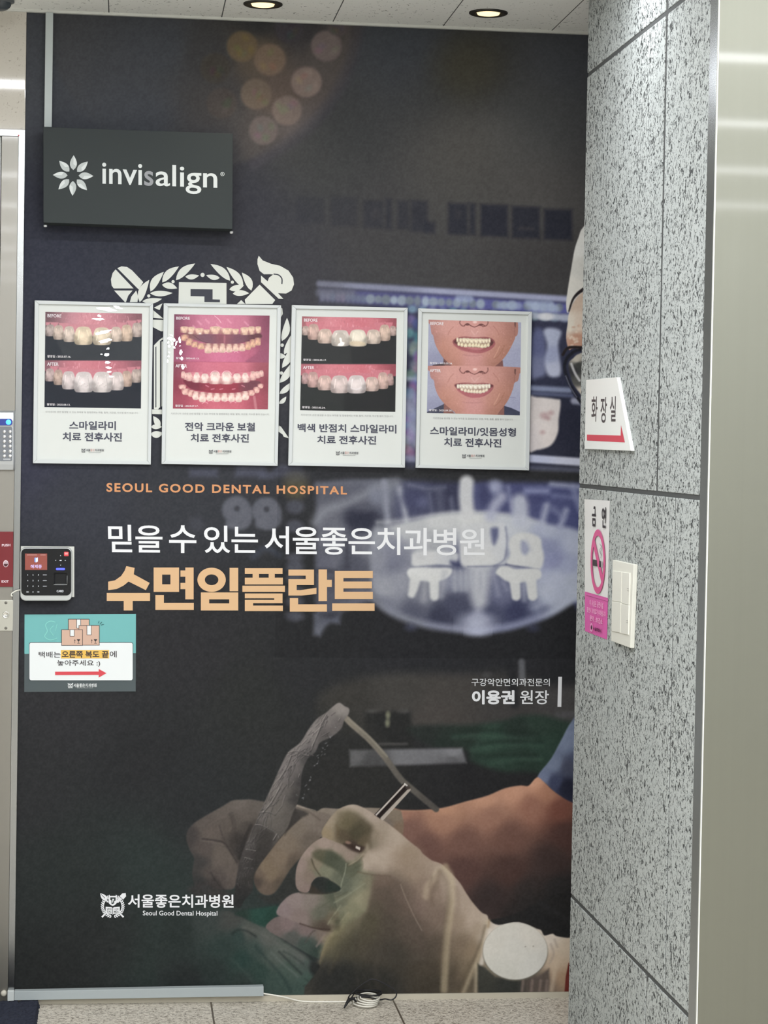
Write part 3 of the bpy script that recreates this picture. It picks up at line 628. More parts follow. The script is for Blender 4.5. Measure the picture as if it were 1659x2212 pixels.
# blue sleeve, arm
cv.fill([(1290, 1500), (1237, 1555), (1213, 1597), (1190, 1639), (1161, 1678), (1180, 1694), (1210, 1720), (1290, 1760)], [(1225, 1600, 120, 132, 158), (1195, 1650, 116, 127, 152), (1172, 1678, 112, 122, 150), (1230, 1660, 74, 78, 98), (1225, 1700, 38, 40, 56), (1200, 1690, 66, 72, 98), (1260, 1640, 70, 80, 110)], 2.5)
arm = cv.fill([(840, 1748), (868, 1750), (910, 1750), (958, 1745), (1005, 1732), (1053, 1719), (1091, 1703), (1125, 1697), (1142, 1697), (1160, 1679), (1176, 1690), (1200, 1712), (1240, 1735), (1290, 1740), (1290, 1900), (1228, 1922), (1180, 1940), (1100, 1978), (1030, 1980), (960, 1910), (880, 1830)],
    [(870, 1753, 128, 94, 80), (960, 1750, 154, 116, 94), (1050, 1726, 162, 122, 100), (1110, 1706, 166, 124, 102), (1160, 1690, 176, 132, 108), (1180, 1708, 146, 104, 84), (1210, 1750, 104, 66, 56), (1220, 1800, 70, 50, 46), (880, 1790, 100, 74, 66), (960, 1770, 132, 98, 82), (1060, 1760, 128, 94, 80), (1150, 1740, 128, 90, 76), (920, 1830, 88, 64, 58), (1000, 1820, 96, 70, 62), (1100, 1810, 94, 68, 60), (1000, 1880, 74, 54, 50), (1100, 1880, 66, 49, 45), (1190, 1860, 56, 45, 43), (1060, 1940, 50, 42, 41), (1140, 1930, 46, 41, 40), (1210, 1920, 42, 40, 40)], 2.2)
cv.C = np.minimum(cv.C * (1 + 0.17 * arm[..., None]), 255)  # arm colour brightened to make up for weaker light at the right
cv.line([(868, 1751), (910, 1751), (958, 1746), (1005, 1733), (1053, 1720), (1091, 1704), (1125, 1698)], 3, (178, 136, 112), 3, .5)
cv.line([(1100, 1975), (1160, 1950), (1240, 1930)], 40, (44, 42, 42), 18, .6); cv.line([(1166, 1950), (1232, 1990)], 8, (50, 50, 52), 6, .5); cv.line([(1150, 1975), (1215, 2010)], 30, (38, 38, 40), 12, .5)
# suction hose
cv.line([(748, 1552), (762, 1566), (795, 1595), (830, 1634), (865, 1682), (892, 1706), (942, 1748)], (13, 13), [(750, 1555, 122, 115, 104), (800, 1600, 112, 106, 96), (870, 1690, 92, 88, 82), (940, 1745, 80, 76, 72)], 2.2)
cv.line([(752, 1552), (800, 1594), (836, 1634)], 4, (140, 134, 122), 2.5, .6)
# ---- left gloved hand (dim)
ZH = (380, 1480, 3.95)
gl = cv.fill([(88, 1280), (140, 1190), (270, 1105), (400, 1032), (480, 985), (560, 978), (640, 975), (760, 995), (900, 1000), (1040, 1030), (1060, 1200), (900, 1400), (640, 1560), (540, 1600), (505, 1720), (440, 1745), (340, 1740), (260, 1700), (170, 1720), (138, 1600), (155, 1480), (110, 1390)],
    [(110, 1280, 62, 58, 57), (250, 1170, 84, 77, 73), (400, 1060, 90, 83, 78), (550, 1010, 96, 89, 84), (700, 1020, 90, 84, 79), (300, 1260, 88, 80, 75), (450, 1200, 84, 77, 72), (600, 1120, 88, 81, 76), (620, 1200, 70, 65, 61), (530, 1330, 56, 52, 50), (570, 1400, 50, 47, 46), (250, 1400, 78, 71, 68), (380, 1420, 86, 79, 74), (420, 1530, 86, 79, 74), (450, 1650, 82, 75, 71), (200, 1520, 60, 58, 57), (280, 1600, 74, 68, 65), (200, 1680, 52, 52, 52), (350, 1700, 58, 54, 53)], 2.5, T=ZH)
cv.fill([(340, 1380), (430, 1400), (500, 1480), (530, 1580), (500, 1700), (440, 1740), (380, 1690), (320, 1600), (310, 1490)], [(400, 1470, 92, 84, 78), (460, 1600, 88, 80, 75), (400, 1640, 78, 71, 68)], 6, .8, T=ZH)
for p, w, c, a in (([(225, 1310), (330, 1325), (410, 1345), (465, 1420), (520, 1510)], 12, (52, 48, 47), .8), ([(240, 1330), (330, 1342), (400, 1360)], 8, (104, 95, 90), .5), ([(470, 1100), (500, 1200), (480, 1290), (500, 1380)], 40, (64, 59, 56), .5),
                   ([(300, 1600), (350, 1690), (410, 1745)], 10, (50, 47, 46), .8), ([(370, 1200), (400, 1290), (450, 1390)], 8, (60, 55, 53), .6), ([(640, 1200), (580, 1330), (540, 1480)], 30, (46, 43, 42), .7), ([(430, 1120), (350, 1150), (280, 1190)], 10, (98, 90, 85), .4), ([(260, 1700), (330, 1680), (360, 1720)], 14, (66, 60, 58), .5)):
    cv.line(p, w, c, 2.5, a, T=ZH)
cv.fill([(110, 1730), (250, 1680), (360, 1720), (440, 1760), (520, 1800), (500, 1900), (300, 1850), (150, 1800)], [(200, 1730, 56, 52, 52), (400, 1790, 58, 53, 52), (480, 1850, 52, 50, 50)], 8, .8, T=ZH)
# wrist and thumb of that hand
cv.fill([(1020, 1025), (1120, 1050), (1200, 1075), (1260, 1048), (1400, 1055), (1600, 1045), (1880, 1060), (1930, 1110), (1940, 1250), (1850, 1400), (1300, 1300), (1150, 1300), (1080, 1180)], [(1060, 1040, 128, 118, 108), (1150, 1080, 112, 103, 94), (1260, 1080, 122, 112, 102), (1350, 1100, 122, 112, 103), (1500, 1080, 126, 116, 107), (1700, 1080, 128, 117, 106), (1880, 1110, 120, 108, 94), (1900, 1220, 118, 100, 84), (1250, 1180, 108, 98, 90), (1150, 1200, 92, 84, 78), (1800, 1200, 108, 98, 90)], 2, T=ZH)
cv.fill([(662, 1650), (672, 1590), (710, 1520), (850, 1350), (950, 1240), (1060, 1140), (1150, 1090), (1240, 1085), (1320, 1120), (1260, 1260), (1180, 1360), (1080, 1460), (980, 1570), (900, 1700), (840, 1775), (780, 1795), (720, 1772), (680, 1720)], [(700, 1600, 96, 84, 74), (760, 1740, 94, 82, 72), (690, 1690, 74, 65, 59), (760, 1560, 112, 98, 82), (820, 1620, 112, 98, 82), (900, 1480, 114, 100, 86), (950, 1350, 112, 100, 88), (1050, 1220, 110, 100, 90), (1150, 1140, 114, 104, 96), (1230, 1180, 108, 98, 90), (1150, 1320, 96, 87, 79), (1000, 1520, 86, 76, 67), (880, 1690, 84, 74, 65)], 2.2, T=ZH)
cv.line([(665, 1650), (690, 1560), (850, 1345), (960, 1225), (1060, 1130)], 14, (52, 47, 44), 3, .6, T=ZH)
cv.line([(1030, 1040), (1120, 1075), (1190, 1120), (1230, 1150)], 10, (78, 71, 66), 3, .6, T=ZH); cv.line([(1025, 1028), (1120, 1052), (1190, 1070)], 6, (150, 140, 130), 2, .7, T=ZH)
cv.fill([(1010, 1050), (1130, 1095), (1060, 1140), (960, 1230), (930, 1280), (980, 1130)], (52, 49, 47), 4, .85, T=ZH)
cv.fill([(900, 1700), (980, 1580), (1060, 1490), (1150, 1420), (1060, 1500), (1025, 1600), (1040, 1720), (1070, 1760), (960, 1830), (800, 1860), (700, 1800), (790, 1800), (850, 1770)], (48, 49, 47), 6, .9, T=ZH)
# wrapped handpiece
hp = cv.fill([(1390, 150), (1440, 180), (1476, 200), (1474, 245), (1436, 300), (1410, 370), (1330, 440), (1230, 490), (1190, 570), (1130, 620), (1090, 700), (1070, 780), (1064, 900), (1030, 1020), (990, 1110), (950, 1220), (880, 1310), (800, 1420), (710, 1540), (660, 1640), (655, 1750), (590, 1830), (545, 1900), (505, 1880), (500, 1780), (525, 1600), (560, 1450), (620, 1300), (680, 1170), (760, 990), (820, 860), (900, 680), (960, 570), (1060, 490), (1130, 380), (1200, 290), (1275, 240), (1330, 190)],
    [(1400, 200, 132, 126, 122), (1300, 300, 116, 110, 108), (1370, 330, 92, 87, 86), (1180, 400, 128, 122, 120), (1250, 430, 78, 74, 73), (1030, 540, 120, 114, 112), (1000, 640, 108, 102, 101), (1100, 620, 66, 64, 64), (920, 720, 116, 110, 109), (1000, 760, 98, 93, 91), (1060, 820, 58, 56, 56), (850, 860, 116, 110, 107), (940, 900, 92, 87, 84), (1020, 960, 56, 54, 53), (800, 1000, 108, 102, 98), (880, 1060, 98, 93, 88), (960, 1100, 84, 79, 75), (720, 1120, 100, 95, 92), (820, 1190, 92, 87, 82), (690, 1240, 72, 68, 66), (760, 1290, 60, 57, 55), (860, 1280, 84, 79, 75), (640, 1340, 82, 78, 76), (720, 1420, 52, 49, 48), (600, 1480, 66, 62, 61), (660, 1520, 50, 48, 47), (570, 1600, 62, 59, 58), (620, 1660, 54, 52, 50), (540, 1760, 46, 45, 45), (560, 1860, 40, 42, 42)], 2, T=ZH)
rg = random.Random(11)
spine = catmull([(1400, 170), (1270, 290), (1150, 420), (1050, 540), (960, 680), (890, 830), (820, 980), (740, 1120), (670, 1260), (620, 1420), (580, 1580), (560, 1740)], 6, False)
for k in range(230):
    i = rg.randrange(2, len(spine) - 2); x, y = spine[i]; tx, ty = spine[i + 1][0] - spine[i - 1][0], spine[i + 1][1] - spine[i - 1][1]; l = math.hypot(tx, ty); tx, ty = tx / l, ty / l
    low = y > 1330; off = rg.gauss(30 if low else 12, 50); x += ty * off * -1; y += tx * off
    a = rg.gauss(0, .9 if low else .3); dx, dy = tx * math.cos(a) - ty * math.sin(a), tx * math.sin(a) + ty * math.cos(a); L_ = rg.uniform(14, 50) if low else rg.uniform(20, 110)
    f = 1 - 0.42 * min(1, max(0, (y - 200) / 1500)); v = (170 if rg.random() < .35 else 142) * f; b_ = rg.uniform(-9, 9)
    q_ = [(x, y), (x + dx * L_ / 2 + b_, y + dy * L_ / 2 - b_), (x + dx * L_, y + dy * L_)]
    cv.line([(u + 6, w_ + 5) for u, w_ in q_], (rg.uniform(4, 9), 3), (44, 42, 43), 2.0, rg.uniform(.25, .6), T=ZH, clip=hp); cv.line(q_, (rg.uniform(3, 7), 2), (v, v * .95, v * .93), 1.4, rg.uniform(.25, .75), T=ZH, clip=hp)
cv.fill([(690, 1250), (800, 1230), (850, 1300), (800, 1400), (700, 1520), (660, 1500), (680, 1400)], (56, 53, 51), 7, .6, T=ZH, clip=hp)
for p in ([(1280, 250), (1240, 330), (1200, 430), (1160, 520)], [(960, 575), (1020, 560), (1080, 590), (1130, 600)], [(980, 600), (940, 700), (880, 800)], [(1100, 560), (1170, 600)], [(720, 1085), (780, 1080), (840, 1105)], [(880, 880), (810, 1000), (740, 1085)], [(680, 1190), (740, 1200), (850, 1260), (880, 1300)], [(860, 1270), (830, 1320)], [(600, 1400), (680, 1415)], [(590, 1470), (650, 1490)]):
    cv.line(p, 7, (146, 140, 136), 1.3, .6, T=ZH); cv.line([(x + 8, y + 6) for x, y in p], 7, (48, 46, 46), 1.5, .6, T=ZH)
for k in range(26):
    x = 1080 + rg.gauss(0, 40); y = rg.uniform(360, 980); x = 1380 - (y - 330) * 0.52 + rg.gauss(0, 18)
    cv.ell(x, y, rg.uniform(2, 6), rg.uniform(3, 9), (150, 150, 156), 1.2, rg.uniform(.3, .8), rg.uniform(0, 3), T=ZH)
# green drape and grey gauze under the hands
ZC = (360, 1780, 3.95)
cv.fill([(0, 760), (300, 740), (500, 735), (600, 770), (850, 880), (1000, 1000), (1180, 1120), (1232, 1190), (1225, 1250), (1295, 1340), (1280, 1400), (1200, 1480), (0, 1480)],
    [(100, 900, 38, 48, 46), (350, 800, 52, 62, 60), (550, 830, 64, 66, 63), (700, 920, 76, 80, 74), (850, 980, 84, 88, 82), (1000, 1080, 84, 92, 84), (1150, 1130, 86, 92, 86), (1200, 1200, 66, 82, 76), (620, 960, 42, 64, 60), (760, 1060, 52, 72, 66), (900, 1140, 74, 86, 78), (1050, 1240, 62, 84, 74), (1200, 1330, 58, 84, 74), (650, 1150, 34, 62, 56), (800, 1250, 40, 66, 58), (950, 1350, 52, 76, 68), (1100, 1420, 54, 78, 70), (500, 1050, 42, 60, 56), (400, 1250, 38, 50, 48), (650, 1350, 42, 56, 52), (200, 1350, 36, 42, 42), (1260, 1360, 50, 78, 68)], 6, .96, T=ZC)
cv.fill([(580, 770), (650, 735), (800, 715), (950, 698), (960, 760), (880, 830), (840, 880), (740, 845), (640, 790)], [(620, 765, 36, 58, 50), (800, 760, 32, 74, 62), (900, 790, 30, 68, 56)], 4, .95, T=ZC)
for p, w, c, a in (([(560, 940), (600, 905), (680, 910), (760, 960)], 14, (36, 46, 44), .8), ([(960, 1090), (1030, 1160), (1110, 1240), (1150, 1280)], 16, (40, 52, 48), .8), ([(1000, 1090), (1080, 1130), (1170, 1200)], 14, (50, 62, 58), .7), ([(900, 1100), (1000, 1200), (1120, 1300)], 20, (92, 104, 96), .5), ([(760, 1050), (880, 1180), (1000, 1320), (1060, 1430)], 26, (34, 56, 52), .5), ([(560, 1150), (680, 1280), (800, 1420)], 26, (54, 76, 70), .4), ([(1180, 1320), (1230, 1370), (1170, 1380)], 8, (40, 58, 52), .7), ([(650, 880), (800, 930), (950, 1030)], 26, (92, 94, 88), .4)):
    cv.line(p, w, c, 4, a, T=ZC)
cv.fill([(1230, 1190), (1320, 1180), (1500, 1300), (1660, 1480), (1240, 1480), (1296, 1370), (1230, 1260)], [(1350, 1300, 40, 42, 41), (1300, 1420, 36, 38, 38), (1500, 1420, 46, 44, 42)], 8, .9, T=ZC)
# ---- right gloved hand (bright)
ZG = (600, 1680, 4.1475)
def g(*p): return [(600 + x / 4.1475, 1680 + y / 4.1475) for x, y in p]
# lower fingers first
cv.fill([(574, 2003), (583, 1990), (600, 1980), (626, 1980), (664, 1994), (716, 2000), (720, 2030), (694, 2055), (689, 2070), (668, 2062), (640, 2046), (610, 2028), (588, 2016)], [(590, 2000, 104, 92, 90), (620, 1998, 116, 101, 100), (660, 2008, 112, 98, 96), (700, 2020, 112, 100, 92), (630, 2026, 78, 80, 76), (660, 2040, 58, 76, 68), (684, 2060, 48, 66, 58)], 2)
cv.fill([(598, 1975), (602, 1958), (620, 1938), (638, 1929), (664, 1928), (700, 1930), (735, 1918), (790, 1890), (790, 1990), (730, 2012), (706, 2012), (680, 2006), (650, 1996), (620, 1984)], [(610, 1965, 124, 110, 110), (640, 1945, 130, 117, 114), (670, 1950, 122, 112, 106), (690, 1970, 96, 96, 82), (720, 1990, 104, 96, 80), (650, 1980, 122, 108, 104), (730, 1940, 84, 90, 70), (760, 1920, 106, 108, 86), (700, 2004, 78, 68, 60), (770, 1960, 128, 122, 100)], 2)
cv.line([(648, 1995), (680, 2005), (712, 2008)], 3, (60, 48, 44), 2, .7); cv.line([(660, 2035), (672, 2016), (680, 2010)], 4, (80, 72, 68), 2, .6); cv.line([(684, 2044), (694, 2030), (702, 2020)], 5, (126, 110, 106), 2, .6)
# palm and back of the hand
palm = cv.fill(g((400, 540), (395, 480), (440, 400), (520, 300), (600, 255), (680, 240), (760, 265), (870, 330), (960, 390), (1090, 490), (1180, 570), (1270, 640), (1300, 680), (1380, 740), (1460, 770), (1530, 830), (1630, 940)) + [(1014, 1940), (1038, 1969), (1052, 1977), (1057, 1988), (1077, 1998), (1120, 1992), (1159, 2006), (1169, 2010), (1176, 2021), (1193, 2017), (1202, 2022), (1226, 2026), (1290, 2030), (1290, 2170), (700, 2170), (690, 2090), (694, 2060), (706, 2030), (722, 2010), (735, 1990), (725, 1950), (712, 1900), (690, 1860), (694, 1830)],
    [(700, 1800, 138, 122, 98), (715, 1775, 152, 138, 120), (760, 1745, 164, 150, 136), (800, 1765, 164, 149, 136), (860, 1805, 168, 153, 138), (740, 1780, 92, 84, 66), (765, 1800, 70, 66, 54), (790, 1825, 86, 78, 62), (812, 1800, 150, 136, 120), (810, 1850, 168, 152, 138), (790, 1880, 172, 156, 142), (850, 1850, 168, 152, 138), (880, 1850, 150, 132, 114), (910, 1855, 158, 140, 124), (900, 1880, 146, 128, 112), (830, 1890, 140, 124, 110),
     (770, 1910, 122, 122, 98), (740, 1960, 102, 104, 84), (770, 1960, 134, 128, 106), (800, 1930, 128, 120, 100), (720, 2030, 104, 98, 76), (760, 2000, 112, 106, 84), (740, 2050, 78, 74, 60), (830, 1920, 92, 80, 71), (850, 1960, 86, 75, 67), (880, 1930, 118, 101, 90), (820, 1990, 78, 70, 61), (790, 2040, 66, 62, 54), (860, 2030, 72, 65, 57), (900, 1960, 122, 104, 95), (925, 1920, 136, 117, 104), (910, 2010, 104, 90, 80), (880, 2090, 62, 58, 51), (780, 2110, 52, 50, 46), (720, 2110, 44, 44, 43), (840, 2135, 54, 52, 48),
     (940, 2040, 88, 78, 68), (935, 2110, 72, 65, 55), (950, 1980, 120, 103, 92), (955, 1880, 168, 150, 134), (985, 1910, 170, 152, 138), (1000, 1950, 174, 156, 140), (990, 1990, 150, 132, 114), (1020, 1985, 186, 168, 152), (1040, 2010, 176, 158, 138), (1000, 2040, 120, 104, 88), (1020, 2050, 140, 122, 100), (990, 2110, 80, 71, 60), (1010, 2100, 112, 99, 80), (1030, 2120, 84, 76, 64), (1060, 2020, 222, 213, 202), (1090, 2005, 222, 214, 204), (1190, 2030, 222, 210, 196), (1215, 2050, 206, 188, 166), (1200, 2080, 204, 182, 158), (1215, 2110, 176, 146, 118), (1180, 2130, 118, 102, 90), (1100, 2130, 62, 62, 56), (1150, 2130, 84, 76, 70), (1045, 2100, 152, 140, 122)], 1.8)
cv.fill([(790, 1950), (830, 1895), (862, 1890), (884, 1930), (905, 1990), (935, 2060), (948, 2160), (700, 2160), (724, 2090), (752, 2020)], [(830, 1920, 96, 84, 75), (850, 1970, 84, 74, 66), (890, 1980, 96, 83, 74), (800, 1980, 92, 86, 72), (770, 2040, 70, 66, 55), (850, 2050, 64, 60, 53), (920, 2080, 72, 65, 56), (740, 2110, 44, 45, 43), (820, 2130, 50, 49, 45), (920, 2140, 62, 57, 49)], 22, .75, clip=palm)
# curled second finger and its shadowed inside
cv.fill(g((400, 535), (460, 555), (520, 575), (640, 625), (740, 690), (770, 800), (700, 860), (660, 900), (600, 960), (560, 1000), (555, 960), (480, 905), (400, 885), (340, 900), (300, 950), (300, 985), (260, 1030), (200, 1020), (165, 975), (158, 900), (170, 800), (215, 700), (300, 600)),
    [(666, 1840, 142, 126, 117), (650, 1870, 134, 118, 111), (645, 1905, 128, 113, 106), (662, 1922, 124, 108, 102), (668, 1895, 122, 108, 98), (700, 1822, 146, 130, 120), (730, 1830, 142, 127, 116), (755, 1850, 138, 123, 112), (690, 1850, 92, 88, 72), (710, 1858, 70, 76, 58), (735, 1868, 82, 86, 68), (690, 1880, 108, 108, 90), (715, 1890, 118, 118, 98), (740, 1895, 104, 108, 86), (770, 1870, 96, 96, 78), (735, 1915, 92, 98, 76), (680, 1870, 118, 108, 92)], 1.6)
ZF = (620, 1780, 3.4)
cv.fill([(560, 230), (640, 200), (760, 230), (750, 320), (700, 358), (600, 350), (535, 345), (545, 290)], (170, 155, 140), 9, .7, T=ZF, clip=palm)
cv.ell(870, 300, 100, 90, (144, 126, 109), 24, .6, T=ZF, clip=palm)
cv.fill([(430, 300), (520, 280), (560, 340), (640, 368), (640, 420), (540, 480), (420, 520), (290, 522), (380, 497), (400, 460), (412, 400)], [(480, 340, 88, 92, 70), (560, 390, 108, 110, 88), (430, 440, 92, 98, 78), (340, 510, 84, 90, 72), (520, 460, 112, 114, 92)], 8, .85, T=ZF)
cv.fill([(560, 405), (645, 385), (625, 480), (605, 560), (575, 640), (500, 690), (420, 735), (350, 735), (400, 640), (480, 530)], [(600, 420, 126, 122, 100), (560, 540, 142, 138, 112), (480, 640, 124, 122, 96), (400, 720, 104, 104, 80)], 8, .8, T=ZF)
cv.fill([(648, 374), (760, 388), (830, 440), (862, 520), (920, 640), (990, 760), (1010, 1000), (560, 1000), (540, 760), (560, 690), (592, 640), (612, 560), (628, 460)], [(690, 400, 108, 92, 81), (700, 520, 88, 77, 68), (640, 600, 80, 73, 62), (800, 600, 92, 80, 71), (850, 560, 106, 91, 81), (600, 720, 76, 71, 57), (750, 740, 78, 71, 62), (900, 780, 86, 76, 68), (760, 950, 66, 62, 55)], 7, .75, T=ZF, clip=palm)
cv.fill([(185, 215), (240, 194), (330, 198), (400, 248), (434, 300), (425, 350), (405, 402), (370, 350), (290, 300), (215, 265)], [(230, 220, 84, 82, 64), (330, 250, 72, 78, 58), (410, 320, 80, 86, 66)], 6, .9, T=ZF)
cv.fill([(190, 255), (230, 270), (300, 310), (370, 355), (402, 395), (394, 458), (330, 418), (260, 388), (235, 378), (205, 320)], [(215, 300, 126, 116, 100), (280, 340, 116, 116, 94), (380, 410, 96, 100, 80)], 5, .9, T=ZF)
cv.line([(180, 258), (203, 320), (245, 380)], 7, (62, 58, 46), 2.5, .8, T=ZF)
cv.line([(445, 305), (500, 285), (552, 236)], 16, (84, 80, 64), 4, .7, T=ZF); cv.line([(470, 345), (540, 300)], 10, (84, 86, 66), 4, .6, T=ZF); cv.line([(455, 300), (520, 262), (560, 215)], 6, (168, 154, 136), 2.5, .6, T=ZF)
cv.line([(433, 292), (426, 350), (402, 430), (392, 485)], 6, (148, 150, 126), 2.2, .75, T=ZF)
for q_, w_, k_ in (([(345, 578), (430, 532), (500, 484), (570, 436)], 7, (144, 147, 121)), ([(300, 735), (345, 668), (392, 600)], 8, (152, 150, 124)), ([(380, 742), (420, 684), (452, 648)], 7, (146, 142, 116)), ([(260, 604), (340, 552), (440, 500)], 9, (82, 86, 66)), ([(330, 700), (380, 650)], 10, (84, 80, 62)), ([(520, 352), (620, 372), (760, 384)], 8, (96, 82, 70))): cv.line(q_, w_, k_, 3, .6, T=ZF)
cv.line([(834, 444), (870, 540), (940, 690), (990, 780)], 6, (154, 138, 124), 2.2, .6, T=ZF)
cv.fill([(165, 492), (182, 440), (215, 412), (258, 390), (330, 420), (390, 462), (384, 490), (300, 512), (230, 512), (172, 508)], [(230, 450, 42, 46, 44), (340, 470, 38, 50, 44), (200, 490, 56, 50, 44)], 2.2, .97, T=ZF)
cv.line(g((200, 1030), (260, 1036), (400, 1040), (520, 1020)), 3, (60, 56, 46), 2, .6)
# shadow inside the index finger loop, knuckle folds
cv.fill(g((560, 330), (640, 290), (740, 340), (850, 440), (830, 540), (790, 640), (740, 660), (640, 610), (540, 560), (520, 480)), [(745, 1775, 96, 88, 68), (770, 1800, 72, 67, 52), (740, 1810, 82, 72, 58), (785, 1820, 88, 78, 62), (760, 1830, 58, 48, 42), (735, 1770, 112, 102, 82)], 9, .9)
cv.fill(g((590, 590), (680, 600), (780, 620), (770, 660), (720, 670), (640, 640)), (54, 42, 38), 4, .85); cv.fill(g((700, 610), (740, 625), (735, 650), (698, 630)), (206, 196, 186), 1.2, .9, 0); cv.ell(752, 1820, 6, 3, (150, 120, 106), 2, .7, .2)
for p, w, c, a, bl in ((g((520, 420), (545, 470), (540, 520)), 3, (100, 84, 62), .6, 2), (g((870, 480), (890, 510), (870, 560)), 7, (110, 98, 82), .6, 4), (g((800, 600), (810, 680)), 6, (176, 160, 144), .6, 3), (g((660, 760), (740, 700), (800, 630)), 6, (150, 138, 120), .7, 2), 
                       (g((470, 1180), (620, 1090), (780, 980)), 7, (84, 86, 66), .4, 4), (g((420, 1440), (540, 1350), (640, 1230)), 9, (146, 138, 110), .6, 3), (g((400, 1560), (460, 1440), (560, 1360)), 12, (120, 112, 86), .6, 4), (g((510, 1260), (540, 1300), (530, 1340)), 10, (64, 62, 50), .7, 3), (g((480, 1300), (560, 1190), (620, 1160)), 6, (132, 126, 104), .6, 2),
                       (g((860, 870), (880, 980), (850, 1100)), 26, (92, 79, 70), .5, 9), (g((1070, 980), (1130, 1140), (1220, 1360), (1310, 1560)), 8, (92, 80, 72), .5, 4), (g((980, 660), (1040, 640), (1100, 620)), 14, (178, 162, 146), .5, 7), (g((1080, 690), (1160, 640), (1240, 680)), 20, (140, 122, 102), .5, 9),
                       (g((1440, 830), (1400, 900), (1340, 980), (1330, 1060)), 12, (186, 169, 145), .85, 3), (g((1450, 840), (1420, 960), (1370, 1060), (1390, 1140)), 9, (112, 96, 82), .7, 3), (g((1380, 900), (1360, 980)), 7, (120, 104, 90), .6, 3),
                       (g((1500, 800), (1550, 900), (1560, 1050), (1540, 1250), (1510, 1500), (1490, 1900)), 12, (190, 174, 144), .9, 3), (g((1470, 860), (1520, 960), (1530, 1100), (1510, 1250), (1480, 1500), (1460, 1750)), 8, (96, 84, 70), .6, 4), (g((1600, 1000), (1620, 1120), (1610, 1200)), 6, (134, 116, 100), .6, 4),
                       ([(1054, 1990), (1048, 2025), (1036, 2062), (1018, 2100), (1000, 2146)], 8, (192, 176, 148), .85, 3), ([(1030, 2000), (1012, 2060), (992, 2110)], 12, (146, 128, 108), .5, 6), ([(1048, 2000), (1040, 2030), (1028, 2062), (1008, 2110), (992, 2146)], 4, (84, 72, 58), .7, 2.5), ([(1030, 2086), (1028, 2146)], 7, (196, 182, 156), .85, 2.5), ([(1036, 2090), (1036, 2146)], 4, (90, 82, 66), .7, 2),
                       ([(820, 2040), (812, 2090), (816, 2140)], 6, (84, 78, 68), .5, 4), ([(770, 2080), (774, 2140)], 6, (70, 66, 58), .4, 4), ([(730, 2060), (712, 2100)], 6, (90, 82, 64), .5, 4), ([(690, 2078), (700, 2046), (716, 2020)], 6, (150, 136, 108), .6, 3), ([(848, 1950), (836, 2010), (826, 2070)], 20, (70, 63, 56), .4, 10), ([(960, 1890), (975, 1930)], 12, (186, 168, 150), .5, 6), ([(1057, 1988), (1050, 2030), (1040, 2066)], 3, (150, 120, 88), .7, 1.5)):
    cv.line(p, w * 1.25, c, bl * 1.9, a * .62, T=None)
cv.fill([(1032, 2082), (1048, 2090), (1070, 2110), (1110, 2120), (1160, 2112), (1186, 2092), (1186, 2170), (1032, 2170)], [(1050, 2110, 58, 60, 54), (1100, 2130, 54, 56, 52), (1160, 2125, 92, 82, 76)], 4, .9, 0)
for x in (1130, 1150, 1168, 1182): cv.line([(x, 2118), (x - 6, 2170)], 6, (140, 122, 114), 3, .6)
cv.line([(1204, 2060), (1196, 2110), (1190, 2146)], 10, (206, 186, 162), 5, .6); cv.line([(1040, 2080), (1050, 2040), (1056, 2010)], 10, (226, 218, 208), 4, .7)
for p in ([(1190, 2040), (1196, 2060), (1188, 2080)], [(1198, 2030), (1204, 2045)]): cv.line(p, 5, (176, 160, 146), 3, .6)
cv.ell(1113, 2056.5, 70, 62, (112, 108, 96), 3); cv.ell(1113, 2054.5, 69.5, 61.5, [(1070, 2030, 214, 210, 200), (1113, 2054, 215, 212, 203), (1150, 2090, 214, 212, 204), (1090, 2100, 208, 206, 196), (1150, 2020, 218, 213, 203)], 1.6)
for x, y in ((1135, 2045), (1152, 2044)): cv.ell(x, y, 1.6, 1.2, (140, 130, 120), 1, .8)
cv.fill([(1228, 2080), (1290, 2060), (1290, 2170), (1217, 2170), (1222, 2110)], (112, 48, 42), 1.5, 1, 0)
# steel handle held in the hand
cv.fill([(808.5, 1760), (872, 1691), (886, 1702.5), (824, 1771)], (44, 38, 36), 1.0, 1, 0)
cv.line([(813, 1760), (874, 1695)], 3.4, (196, 188, 180), .9, .95, 0); cv.line([(826, 1768), (884, 1706)], (8, 6), (172, 162, 152), .9, .95, 0); cv.line([(819, 1762), (878, 1699)], 5, (34, 28, 27), .8, .9, 0); cv.ell(881, 1700, 6, 5, (70, 62, 58), 1.2, .8, .7); cv.line([(874, 1693), (879, 1697)], 3, (216, 212, 206), .8, .9)
cv.mute(0.92, 0.6); cv.grain(3.2, 7, 3); cv.grain(9, 4, 5)
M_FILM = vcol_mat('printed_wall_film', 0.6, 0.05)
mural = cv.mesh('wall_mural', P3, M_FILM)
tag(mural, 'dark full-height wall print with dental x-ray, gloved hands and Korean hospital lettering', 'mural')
del P3, dd_, zc

